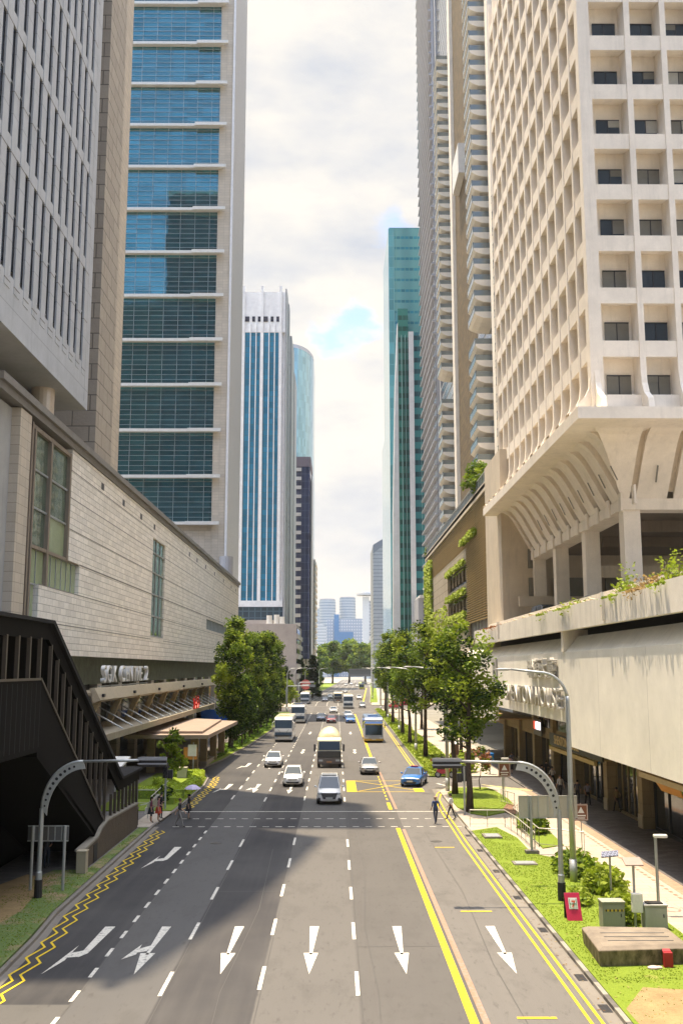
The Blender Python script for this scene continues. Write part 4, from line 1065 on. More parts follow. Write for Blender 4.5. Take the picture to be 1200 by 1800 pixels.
def right_mid():
    T=thing('slim_teal_tower','slim pale teal tower peeking out left of the tall teal one','tower',(20,420,0))
    MB().box(21.1,40,410,440,0,108).build('glass_wall',m_gl_teal,T); MB().box(20.8,22.5,409.7,440,0,107).build('edge_glass',m_gl_tealp,T)
    T=thing('grey_slab_tower','plain grey slab tower with a slanting roofline at the end of the right side','tower',(24,520,0))
    c=concrete('blue_grey_facade',(.38,.41,.45),.05,.8,(60,1.9,.25))
    X=19.4
    b=MB(); b.ext([(X,515,0),(X,515,73.5),(26.5,515,78),(26.5,515,0)],(0,40,0)); b.build('wall',c,T)
    MB().ext([(X-.05,514.9,69),(X-.05,514.9,73.6),(26.6,514.9,78.1),(26.6,514.9,75)],(0,.1,0)).build('roof_screen',plain('slate_screen',(.20,.23,.27),.7),T)
    T=thing('office_block','low grey office block with white roof frame and dark grid windows before the teal tower','building',(30,300,0))
    MB().box(24.8,45,300,316,0,31).build('wall',plain('office_block_wall',(.42,.42,.44),.7),T)
    MB().box(26.3,45,299.7,300,10,30).build('window_grid',glass('office_grid_glass',(.04,.06,.09),.08,.5,(1.7,2.9,.22),(.45,.46,.47),.01),T)
    MB().box(25.2,46,299,317,31,31.8).build('roof',m_white,T)
right_mid()
# ---------------------------------------------------------------- far end of the street
def far_city():
    def grid(n,c,w_,h_,mo,m2): 
        t=NT(n); v=t.pos(); bc,f=t.brick(t.wallv(v),w_,h_,mo,c,c,m2,0,0); return t.fin(bc,.6)
    for i,(xp,dy) in enumerate(((-12.6,0),(18.0,30))):
        T=thing('round_tower','%s of the two far hazy round towers'%('left','right')[i],'tower',(xp,1490+dy,0),'twin round towers on the skyline')
        g=grid('tower_bands%d'%i,(.20,.27,.36),60,4.2,1.4,(.42,.47,.52))
        MB().tube(((xp,1500+dy,0),(xp,1500+dy,111+i*5)),12.6,24).build('tower_body',g,T)
        MB().tube(((xp,1500+dy,111+i*5),(xp,1500+dy,113+i*5)),11.5,24).build('roof',m_metal_l,T)
    T=thing('blue_frame_building','broad pale building with punched windows and a blue glass panel','building',(24,1200,0))
    MB().box(-10.5,37,1200,1230,0,69).build('wall',grid('punched_grid',(.72,.70,.70),3.0,3.6,1.0,(.30,.36,.45)),T)
    MB().box(-2,4.0,1198.8,1200,0,74).box(4,21,1198.8,1200,35,53).build('glass_panel',plain('sky_blue_panel',(.09,.22,.42),.4,.2),T)
    T=thing('terraced_building','low white building of stepped terraces left of the blue panelled one','building',(-20,1150,0))
    MB().ext([(-26,1150,0),(-10.6,1150,0),(-10.6,1150,58),(-26,1150,64)],(0,30,0)).build('wall',grid('terrace_lines',(.60,.62,.64),80,3.4,1.1,(.40,.44,.48)),T)
    T=thing('disc_topped_tower','white tower crowned with a thin disc, bands of balconies on its right','tower',(37,1000,0))
    MB().box(27,33.5,1000,1012,0,81).build('core_wall',plain('core_white',(.60,.62,.63),.7),T)
    MB().box(33.5,48,1001,1020,0,77).build('storeys',grid('storey_lines',(.58,.60,.62),80,3.3,1.2,(.28,.31,.35)),T)
    MB().disc((32,1006,83.5),(0,0,1),11,1.6,28).disc((32,1006,85.3),(0,0,1),5,2.0,20).build('roof_disc',plain('disc_grey',(.48,.50,.52),.7),T)
    MB().box(33.4,48.5,998.5,1001,38,42).box(38,48.5,997.5,1001,30,35).box(33.4,48.5,998.5,1001,46,47).build('terrace',plain('terrace_white',(.62,.60,.56),.7),T)
    T=thing('background_block','pale distant office block left of the round towers','building',(-46,1350,0))
    MB().box(-60,-22,1350,1380,0,90).build('wall',grid('pale_grid',(.46,.50,.54),30,4,1.2,(.34,.4,.45)),T)
    T=thing('pedestrian_bridge','dark roofed pedestrian bridge crossing the road far away','bridge',(20,610,0))
    MB().box(8,60,610,615,5.2,6.4).box(8,60,609.6,615.4,9.3,9.8).build('deck',plain('bridge_grey',(.12,.12,.13),.7),T)
    MB().box(8,60,610.1,610.2,6.4,9.3).build('screen',plain('bridge_screen',(.07,.075,.085),.5),T)
    for x in (34,): MB().box(x,x+1.2,610,614,0,5.2).build('pier',m_grey,T)
    MB().box(31,60,640,660,0,14).build('stub',m_grey,T) if 0 else None
    T=thing('flat_roofed_hall','low flat hall with banner at the end of the road, right','building',(52,700,0))
    MB().box(28,60,700,720,0,20).build('wall',plain('hall_wall',(.34,.31,.33),.8),T); MB().box(32,36,699.5,700,14,17).build('banner',plain('red_banner',(.45,.12,.14),.6),T)
far_city()
def behind():
    T=thing('office_tower','dark office tower standing behind the viewpoint on the west side of the road','tower',(-45,-60,0))
    MB().box(-150,-24,-95,-30,0,185).build('wall',glass('dark_tower_skin',(.03,.035,.04),.3,.2,(3,3.8,.3),(.06,.06,.06),.01),T)
    T=thing('office_tower','pale office tower standing behind the viewpoint on the east side of the road','tower',(45,-60,0))
    MB().box(22,70,-110,-20,0,150).build('wall',glass('pale_tower_skin',(.12,.12,.13),.4,.2,(3,3.8,.9),(.30,.29,.27),.01),T)
behind()
# ---------------------------------------------------------------- trees
def leafq(b,p,sz,rnd,m,flat=.5):
    u=Vector((rnd.gauss(0,1),rnd.gauss(0,1),rnd.gauss(0,flat))).normalized(); v=Vector((rnd.gauss(0,1),rnd.gauss(0,1),rnd.gauss(0,1))).cross(u).normalized()
    a=sz; c=sz*.55
    b.quad(p-u*a,p-v*c+u*a*.1,p+u*a,p+v*c+u*a*.1,m)
def make_tree(seed,h,base,rad,nclump,nleaf,leaf=.2,trunk=.22,mats=None,name='street_tree',shape='col',lean=(0,0),csize=1.0,limbs=7,bark=None):
    rnd=random.Random(seed); root=thing(name,'x','tree',(0,0,0))
    tb=MB()
    top=Vector((lean[0],lean[1],h*.9)); pts=[];k=9
    wob=[Vector((rnd.gauss(0,.12),rnd.gauss(0,.12),0)) for _ in range(k)]
    for i in range(k):
        t=i/(k-1); pts.append(Vector((lean[0]*t*t,lean[1]*t*t,h*.9*t))+wob[i]*(t*1.6))
    tb.tube([tuple(p) for p in pts],[trunk*(1.25 if i==0 else 1-.85*i/(k-1)) for i in range(k)],9)
    cl=[]
    for i in range(limbs):
        t=rnd.uniform(max(.25,base/h*.9),.85); p0=pts[0].lerp(pts[-1],t); p0=Vector((lean[0]*t*t,lean[1]*t*t,h*.9*t))
        a=rnd.uniform(0,6.28); r=rad*rnd.uniform(.5,.95); p1=p0+Vector((math.cos(a)*r,math.sin(a)*r,rnd.uniform(.5,1)*r*.9))
        pm=(p0+p1)/2+Vector((0,0,-.15*r))
        tb.tube((p0,pm,p1),[trunk*.38,trunk*.25,trunk*.08],6); cl.append(p1)
    tb.build('trunk',bark or m_bark,root,smooth=True)
    cb=MB()
    H=h-base
    for i in range(nclump):
        if i<len(cl): c=cl[i]
        else:
            t=rnd.random()
            z=base+H*t
            if shape=='col': env=(math.sin(math.pi*min(1,(t*.86+.12)))**.55)*(1.0+.18*math.sin(t*9+seed))
            elif shape=='dome': env=math.sqrt(max(0,1-(t*.98)**2))*(.75+.5*min(t*4,1)*.5)
            elif shape=='cone': env=(1-t)*.95+.08
            else: env=math.sin(math.pi*(t*.9+.06))
            r=rad*env*math.sqrt(rnd.random())*.95; a=rnd.uniform(0,6.28)
            tt=z/h; c=Vector((lean[0]*tt*tt+math.cos(a)*r,lean[1]*tt*tt+math.sin(a)*r,z))
        cs=csize*rnd.uniform(.55,1.15)
        m=rnd.choice((0,0,1,1,1,2)) if c.z<base+H*.7 else rnd.choice((0,0,1,2,2))  # darker leaves low, brighter high: crown light and shade put into the colour
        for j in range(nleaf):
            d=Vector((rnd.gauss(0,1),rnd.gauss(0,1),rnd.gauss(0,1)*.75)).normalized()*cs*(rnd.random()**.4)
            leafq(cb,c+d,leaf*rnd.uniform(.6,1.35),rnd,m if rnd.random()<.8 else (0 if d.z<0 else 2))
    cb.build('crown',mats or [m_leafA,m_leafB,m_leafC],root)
    return root
HERE=[]
def place(proto,first,loc,rz,label,group,scale=1,swap=None):
    if first: 
        proto.location=loc; proto.rotation_euler=(0,0,rz); proto['label']=label; proto['scale_set']=1; del proto['scale_set']; proto.scale=(scale,)*3
        if group: proto['group']=group
        return proto
    return copy_tree(proto,loc,rz,label,group,scale,swap)
g_t='street trees along the right kerb'
tA=make_tree(11,13.4,5.0,2.15,36,125,.16,.24,lean=(.3,.2),csize=.95,limbs=10)
tB=make_tree(12,12.6,5.6,1.8,30,120,.16,.22,lean=(-.5,.3),csize=.95,limbs=9)
tC=make_tree(13,14.2,5.2,2.15,44,125,.17,.25,lean=(.1,-.3),limbs=9)
place(tA,1,(9.35,71.8,.14),.3,'tall street tree on the corner lawn, nearest one to the crossing on the right',g_t)
place(tB,1,(9.47,81.5,.14),1.7,'street tree at the back of the corner lawn, just left of the nearest one',g_t,1.03)
place(tC,1,(10.0,113.6,.14),.3,'large street tree on the right verge beside the parked motorcycles',g_t,1.04)
for i,(x,y,pr0,rz,s,lb) in enumerate(((9.75,134,tA,2.1,1.05,'second street tree beyond the driveway on the right verge'),(9.9,151,tC,1.2,1.08,'third street tree beyond the driveway on the right verge'),
    (10.2,181,tB,.4,1.3,'fourth street tree beyond the driveway on the right verge'),(10.4,205,tA,4,1.12,'street tree near the tip of the right verge'),(11.4,232,tC,5,1.1,'last street tree before the side street on the right'),
    (14.2,168,tB,3,1.1,'inner street tree on the right pavement, beside the louvred podium'),(15.2,141,tC,2.2,.95,'inner street tree under the creeper covered podium'),(14.5,118,tA,5.2,.86,'inner street tree at the end of the white podium'))):
    copy_tree(pr0,(x,y,.14),rz,lb,g_t,s)
g_l='street trees along the left kerb'
dk={m_leafA:m_leafA}
tL=make_tree(21,14.4,4.6,2.35,50,150,.17,.22,mats=[m_leafA,m_leafB,m_leafC],lean=(.2,0))
tM=make_tree(22,9.2,1.4,1.35,64,60,.17,.11,mats=[m_leafB,m_leafB,m_leafA],lean=(.1,.1))
place(tL,1,(-12.9,125,.14),.4,'round crowned tree directly above the drop-off shelter',g_l,.98)
for (x,y,p_,rz,s,lb) in ((-13.4,137,tL,2.2,1.12,'tallest tree of the left row, dome topped'),(-12.4,150,tL,4.0,1.0,'left row tree standing behind the dome topped one'),(-12.2,166,tL,5.3,1.05,'left row tree with the darkest crown, near the white coach'),
    (-12.2,182,tL,1.2,1.1,'left row tree beside the dark fronted bus'),(-12.4,200,tL,3.1,1.1,'farthest tree of the left row')):
    copy_tree(p_,(x,y,.14),rz,lb,g_l,s)
g_y='young dark trees filling the left verge'
place(tM,1,(-12.6,124.5,.14),.4,'young slender tree on the left verge, nearest the shelter',g_y,.9)
for i,(x,y,s) in enumerate(((-12.1,131.5,.95),(-12.3,138.5,1.0),(-12.1,144,.9),(-11.7,153,1.05),(-12.5,157,1.0),(-11.6,171,1.0),(-11.5,186,1.1))):
    copy_tree(tM,(x,y,.14),i*1.3,'young slender dark tree among those crowding the left verge',g_y,s)
tS=make_tree(31,4.7,1.6,1.15,24,44,.17,.06,mats=[m_leafY,m_leafC,m_leafA],name='small_tree',limbs=4,csize=.5,bark=m_barkl)
place(tS,1,(-13.7,86,.14),.0,'small pale green tree behind the clipped hedge left of the road',None,1.0)
s2=make_tree(32,3.4,1.7,1.0,12,30,.17,.05,mats=[m_leafC,m_leafR,m_leafA],name='small_tree',limbs=4,csize=.4)
place(s2,1,(11.9,84.6,.14),0,'small thin tree on the corner lawn by the brown warning signs',None,1)
bush=make_tree(33,4.0,.6,2.6,46,70,.2,.12,mats=[m_leafC,m_leafA,m_leafA],name='roof_shrub',shape='dome',limbs=3,csize=.9)
place(bush,1,(18.9,127,31.9),0,'bushy shrub on the podium roof under the balconies',None,1.05)
copy_tree(bush,(18.6,196.5,31.9),2,'small shrub overhanging the far corner of the podium roof',None,.45)
# mid distance and far
mid=make_tree(41,8.5,1.8,4.0,60,70,.3,.2,mats=[m_leafC,m_leafC,m_leafA],name='leafy_tree',shape='dome',csize=1.2)
place(mid,1,(-13.0,240,0),0,'bright green tree left of the road by the signal gantry',None,1.0)
copy_tree(mid,(-18.3,256,0),2,'bright green tree half hidden behind the gantry tree on the left',None,.9)
con=make_tree(42,13,.5,2.6,80,60,.32,.25,mats=[m_cone,m_cone,m_leafB],name='conifer_tree',shape='cone',csize=1.0)
place(con,1,(-11.5,330,0),0,'dark conical tree at the left kerb far down the road, left of the pair',None,1.0); copy_tree(con,(-8.0,352,0),1,'dark conical tree at the left kerb far down the road, right of the pair',None,1.1)
copy_tree(con,(-14.5,296,0),3,'dark conical tree tucked behind the bright green trees',None,.8)
rt=make_tree(43,25,8,12,110,110,.75,.7,mats=[m_leafD,m_leafD,m_leafC],name='rain_tree',shape='dome',csize=3.0,limbs=10)
g_r='rain trees closing off the far end of the road'
place(rt,1,(-14,650,0),0,'leftmost rain tree at the end of the road',g_r,.92)
for i,(x,y,s,lb) in enumerate(((-2,668,1.02,'second rain tree from the left at the road end'),(9,662,1.08,'tallest rain tree at the road end'),(19,648,.98,'rain tree in front of the blue panelled building'),(31,640,.72,'small rain tree above the far pedestrian bridge'),
    (-24,700,.85,'rain tree hiding behind the dark conifers'))): copy_tree(rt,(x,y,0),i*1.1,lb,g_r,s)
g_q='pale far trees right of the road'
far=make_tree(44,9,1.5,4.2,50,60,.4,.25,mats=[m_leafD,m_leafC,m_leafD],name='leafy_tree',shape='dome',csize=1.5)
place(far,1,(-17,420,.1),0,'bushy tree at the far left kerb, in front of the rain trees',None,1.0)
for i,(x,y,s,lb) in enumerate(((-14,470,1.1,'second bushy tree at the far left kerb'),(-22,380,1.0,'bushy tree behind the far left queue of cars'),(-9,520,.9,'small bushy tree on the far left verge'),(21,380,.9,'bushy tree at the far right kerb, past the signal gantry'))):
    copy_tree(far,(x,y,.1),i*1.7,lb,None,s)
for i,(x,y,s,lb) in enumerate(((26,470,.72,'pale far tree at the foot of the grey slab tower'),(25,420,.70,'pale far tree before the slab tower, nearer one'),(19.5,330,.58,'pale tree right after the side street'),(18,292,.44,'low pale tree at the side street corner'))):
    copy_tree(rt,(x,y,0),i*1.9+.5,lb,g_q,s)
# ---------------------------------------------------------------- hedges, shrubs, grass
def hedge_mb(pts,w_,h_,seed,dens=60,leaf=.085,z0=.14):
    rnd=random.Random(seed); b=MB()
    for (x0,y0),(x1,y1) in zip(pts,pts[1:]):
        d=Vector((x1-x0,y1-y0,0)); L_=d.length; d.normalize(); n=Vector((-d.y,d.x,0))
        A=Vector((x0,y0,0)); 
        c=[A-n*w_*.42,A+n*w_*.42,A+d*L_+n*w_*.42,A+d*L_-n*w_*.42]
        b.add([(p.x,p.y,z) for z in (z0,z0+h_*.9) for p in c],((0,1,2,3),(4,7,6,5),(0,4,5,1),(1,5,6,2),(2,6,7,3),(3,7,4,0)),1)
        for _ in range(int(dens*L_*(w_+2*h_))):
            t=rnd.uniform(-.1,L_+.1); s=rnd.uniform(-1,1); 
            if rnd.random()<w_/(w_+2*h_): p=A+d*t+n*s*w_*.5+Vector((0,0,z0+h_+rnd.gauss(0,.035)))
            else: p=A+d*t+n*math.copysign(w_*.5+rnd.gauss(0,.03),s)+Vector((0,0,z0+rnd.random()*h_))
            leafq(b,p,leaf*rnd.uniform(.6,1.3),rnd,0,.8)
    return b
m_hcore=plain('hedge_core',(.12,.18,.03),.9)
m_hedge=leafmat('clipped_hedge_leaf',(.34,.42,.045),.3)
m_hcore2=plain('clipped_hedge_core',(.22,.30,.04),.9)
def hedge(label,pts,w_,h_,seed,m,cat='hedge',name='hedge',**k):
    o=hedge_mb(pts,w_,h_,seed,**k).build(name,[m_hedge,m_hcore2]); return tag(o,label,cat)
hedge('clipped zigzag hedge on the left corner, outermost along the kerb',[(-12.0,79),(-11.95,88),(-12.4,93.5),(-15.5,95)],.9,.7,1,m_leafY,dens=70)
hedge('low clipped hedge behind the kerbside hedge on the left corner',[(-14.9,88),(-13.1,83.0),(-12.9,79)],1.5,.6,2,m_leafY,dens=80)
hedge('yellowish hedge nearest to the waiting women on the left',[(-12.2,75.5),(-12.1,78.4)],.8,.55,3,m_leafY)
hedge('flat green hedge panel behind the ramp on the left',[(-16.8,79),(-13.8,79.5)],1.6,.8,4,m_leafH)
def bushy(label,c,rx,ry,h_,n,seed,m,leaf=.16,name='shrub'):
    rnd=random.Random(seed); b=MB(); b.ball((c[0],c[1],c[2]+h_*.38),rx*.8,ry*.8,h_*.5,10,6,1)
    for _ in range(n):
        d=Vector((rnd.gauss(0,1),rnd.gauss(0,1),abs(rnd.gauss(0,1)))).normalized()*rnd.uniform(.75,1.08)*(1+.15*math.sin(rnd.random()*6))
        leafq(b,Vector((c[0]+d.x*rx,c[1]+d.y*ry,c[2]+.08+d.z*h_)),leaf*rnd.uniform(.6,1.3),rnd,rnd.choice((0,0,2)))
    o=b.build(name,[m,m_hcore,m_leafC]); return tag(o,label,'shrub')
bushy('leafy shrub at the foot of the tall near street lamp',(11.7,50.7,.15),.95,1.7,.85,1100,5,m_leafA)
bushy('leafy shrub with reddish flowers beside the solar panel post',(12.1,46.8,.15),.85,1.6,.9,900,6,m_leafC)
bushy('shrub between the grey cabinets on the right verge',(11.35,41.6,.15),.7,1.1,.95,520,7,m_leafC)
bushy('round dark shrub beside the ramp railing on the right',(12.2,63.5,.15),.75,1.7,1.25,1100,8,m_leafA)
bushy('small low plant behind the red folding sign',(10.4,44.4,.15),.55,.9,.45,260,9,m_leafY,.12)
bushy('broad leaved shrub where the driveway meets the right verge',(12.0,99.5,.15),1.6,2.2,1.6,900,10,m_leafC,.22)
bushy('yellow shrub bed at the near tip of the right verge',(9.9,98.6,.15),1.3,2.9,.75,1300,11,m_leafY)
bushy('round shrub in the shade of the left corner, beside the ramp wall',(-12.7,76.6,.15),.7,1.2,1.0,700,12,m_leafB)
m_leafBr=leafmat('dry_leaf',(.30,.20,.09))
def rail_plants():
    # planting spilling over the parapet planter
    for i,(y,rx,ry,h_,n,m,lb) in enumerate(((55.0,.5,1.6,1.15,420,m_leafC,'leafy green plant spilling over the parapet planter'),(50.5,.5,2.2,.8,420,m_leafBr,'dry brownish plants in the parapet planter near the right edge'),(47.0,.5,1.6,1.3,420,m_leafC,'feathery green plant in the parapet planter at the right edge'),(66.5,.45,2.2,.6,300,m_leafY,'short bright plant in the parapet planter above the wall lettering'),(74,.4,1.6,.35,140,m_leafC,'thin plant midway along the parapet planter'),(98,.4,5,.35,260,m_leafR,'dry sprigs at the far end of the parapet planter'))):
        rnd=random.Random(50+i); b=MB()
        for _ in range(n):
            p=Vector((XW+.55+rnd.gauss(0,rx*.5),y+rnd.gauss(0,ry*.5),13.9+abs(rnd.gauss(0,h_*.5))-(.4 if rnd.random()<.05 else 0)))
            if p.z<14.0: p.x=XW-.3-rnd.random()*.2
            leafq(b,p,rnd.uniform(.05,.16),rnd,0)
        for _ in range(int(14*ry)):
            p=Vector((XW+.5,y+rnd.gauss(0,ry*.5),13.9)); q=p+Vector((rnd.gauss(0,.4),rnd.gauss(0,.5),rnd.uniform(.2,.9)*h_)); b.tube((p,q),.015,3,1)
        tag(b.build('planter_plant',[m,m_barkl]),lb,'plant')
    rnd=random.Random(77); b=MB()
    for i in range(26):
        y=60+i*1.5; p=[(XW+.4+rnd.gauss(0,.1),y,14.0+rnd.random()*.12),(XW+.1+rnd.gauss(0,.15),y+1,14.12+rnd.random()*.15),(XW+.5,y+2.2,14.02)]; b.tube(p,.06,5)
    tag(b.build('dry_branch_bundle',plain('bleached_branches',(.55,.47,.33),.9)),'bleached dry branches lying along the parapet planter','branches')
rail_plants()
def ground_cover():
    rnd=random.Random(3); b=MB()
    for _ in range(15000):
        y=96+ (rnd.random()**1.3)*150; x=rnd.uniform(lerp_edge(RV,y)+.15,lerp_edge(RV2,y)-.6 if y<165 else lerp_edge(RV2,y)-.2)
        k=.5+.5*math.sin(x*1.9+y*.35)*math.sin(y*.21+1)
        leafq(b,Vector((x,y,.18+k*.5*rnd.random())),rnd.uniform(.10,.2)*(1+y/250),rnd,0 if rnd.random()<.7 else 1)
    o=b.build('ground_cover',[m_leafY,m_leafC]); tag(o,'yellow-green ground cover plants over the right verge','ground cover',kind='stuff')
    b=MB()
    for _ in range(5000):
        y=107+rnd.random()*110; x1=lerp_edge(LV,y); x=rnd.uniform(x1-2.6,x1-.4)
        leafq(b,Vector((x,y,.2+rnd.random()*.35)),rnd.uniform(.12,.22),rnd,0)
    o=b.build('ground_cover',[m_leafH]); tag(o,'dense green ground cover under the left trees','ground cover',kind='stuff')
    b=MB()
    def tuft(x,y,z,h_):
        for _ in range(2):
            a=rnd.uniform(0,6.28); dx,dy=math.cos(a)*.02,math.sin(a)*.02; lx,ly=rnd.gauss(0,.03),rnd.gauss(0,.03)
            b.add([(x-dx,y-dy,z),(x+dx,y+dy,z),(x+lx,y+ly,z+h_)],((0,1,2),),0 if rnd.random()<.6 else 1)
    import mathutils
    def inside(P,x,y):
        c=False
        for i in range(len(P)):
            (x1,y1),(x2,y2)=P[i],P[i-1]
            if (y1>y)!=(y2>y) and x<(x2-x1)*(y-y1)/(y2-y1)+x1: c=not c
        return c
    P1=[(8.42,29),(8.42,63.3),(10.1,64.7),(10.6,61),(10.5,55.9),(12.6,53),(12.9,45),(13,40),(13,29)]
    P2=[(-11.2,30),(-11.25,34),(-11.5,40),(-11.7,47),(-11.8,64.5),(-12.25,64.5),(-12.3,52),(-13.6,51.3),(-14.8,47),(-14.9,33)]
    P3=[(8.8,74),(10.2,69.9),(12.9,74.5),(13.0,84),(10.2,85.8),(9.0,82.5)]
    for P,n in ((P1,16000),(P2,6000),(P3,4000)):
        xs=[p[0] for p in P]; ys=[p[1] for p in P]; k=0
        while k<n:
            x,y=rnd.uniform(min(xs),max(xs)),rnd.uniform(min(ys),max(ys))
            if not inside(P,x,y): continue
            k+=1
            if P is P1 and y<33.4 and x<12.7 and rnd.random()<.9: continue
            if P is P1 and 9.0<x<12.1 and 35.2<y<38.6: continue
            if mathutils.noise.noise(Vector((x*.7,y*.7,1)))>.28: continue
            tuft(x,y,.145,rnd.uniform(.015,.05))
    o=b.build('grass',[leafmat('grass_blade',(.12,.185,.008),.25),leafmat('grass_blade_dry',(.19,.24,.015),.25)]); tag(o,'short rough grass on the verges and corner lawn','grass',kind='stuff')
ground_cover()
def litter():
    rnd=random.Random(9); b=MB()
    for _ in range(900):
        side=rnd.random()
        if side<.55: x,y,z=rnd.uniform(8.45,15.2),rnd.uniform(30,86),.165
        elif side<.8: x,y,z=7.75+rnd.random()*.4,rnd.uniform(28,86),.012
        else: x,y,z=-11.0-rnd.random()*1.6+.35,rnd.uniform(30,64),.165
        a=rnd.uniform(0,6.28); s=rnd.uniform(.03,.07); c,d=math.cos(a)*s,math.sin(a)*s
        b.quad((x-c,y-d,z),(x+d*.5,y-c*.5,z+.012),(x+c,y+d,z+.004),(x-d*.5,y+c*.5,z+.01),rnd.randrange(2))
    tag(b.build('fallen_leaves',[plain('brown_leaf',(.16,.09,.04),.9),plain('straw_leaf',(.30,.22,.09),.9)]),'scattered dry fallen leaves on the verges and gutters','leaves',kind='stuff')
litter()
# ---------------------------------------------------------------- vehicles (front faces -y; origin under the middle of the front bumper)
def body_loft(stations,m,name,parent,sub=1):
    # station: (y, halfwidth, z_low, z_top, roundness)
    b=MB(); ring=[]
    for (y,hw,zl,zt) in stations:
        h=zt-zl
        ring.append([(-hw*.90,y,zl),(-hw*.99,y,zl+h*.22),(-hw,y,zl+h*.60),(-hw*.95,y,zl+h*.90),(-hw*.80,y,zt),(hw*.80,y,zt),(hw*.95,y,zl+h*.90),(hw,y,zl+h*.60),(hw*.99,y,zl+h*.22),(hw*.90,y,zl)])
    n=10; vs=[p for r in ring for p in r]; fs=[]
    for i in range(len(ring)-1):
        for j in range(n): fs.append((i*n+j,(i+1)*n+j,(i+1)*n+(j+1)%n,i*n+(j+1)%n))
    fs+=[tuple(range(n)),tuple(range((len(ring)-1)*n,len(ring)*n))[::-1]]
    b.add(vs,fs); o=b.build(name,m,parent,smooth=True)
    if sub:
        s=o.modifiers.new('s','SUBSURF'); s.levels=s.render_levels=1
    return o
def wheel(parent,x,y,r,w_,sgn):
    o=MB().tube(((x-sgn*w_/2,y,r),(x-sgn*w_*.4,y,r),(x+sgn*w_*.4,y,r),(x+sgn*w_/2,y,r)),[r*.9,r,r,r*.9],16).build('wheel',m_black,parent,smooth=False)
    b=MB().disc((x+sgn*w_/2,y,r),(1,0,0),r*.62,.03,14); b.build('rim',m_rim,o); return o
m_rim=plain('wheel_rim',(.42,.43,.44),.3,.7); m_lamp=plain('headlamp_glass',(.55,.58,.60),.08,.2,.05); m_chrome=plain('chrome',(.6,.6,.6),.12,.9,.05)
m_plate=plain('number_plate',(.60,.60,.56),.5); m_plateb=plain('dark_plate',(.03,.03,.03),.4); m_tail=plain('tail_lamp',(.35,.02,.02),.2)
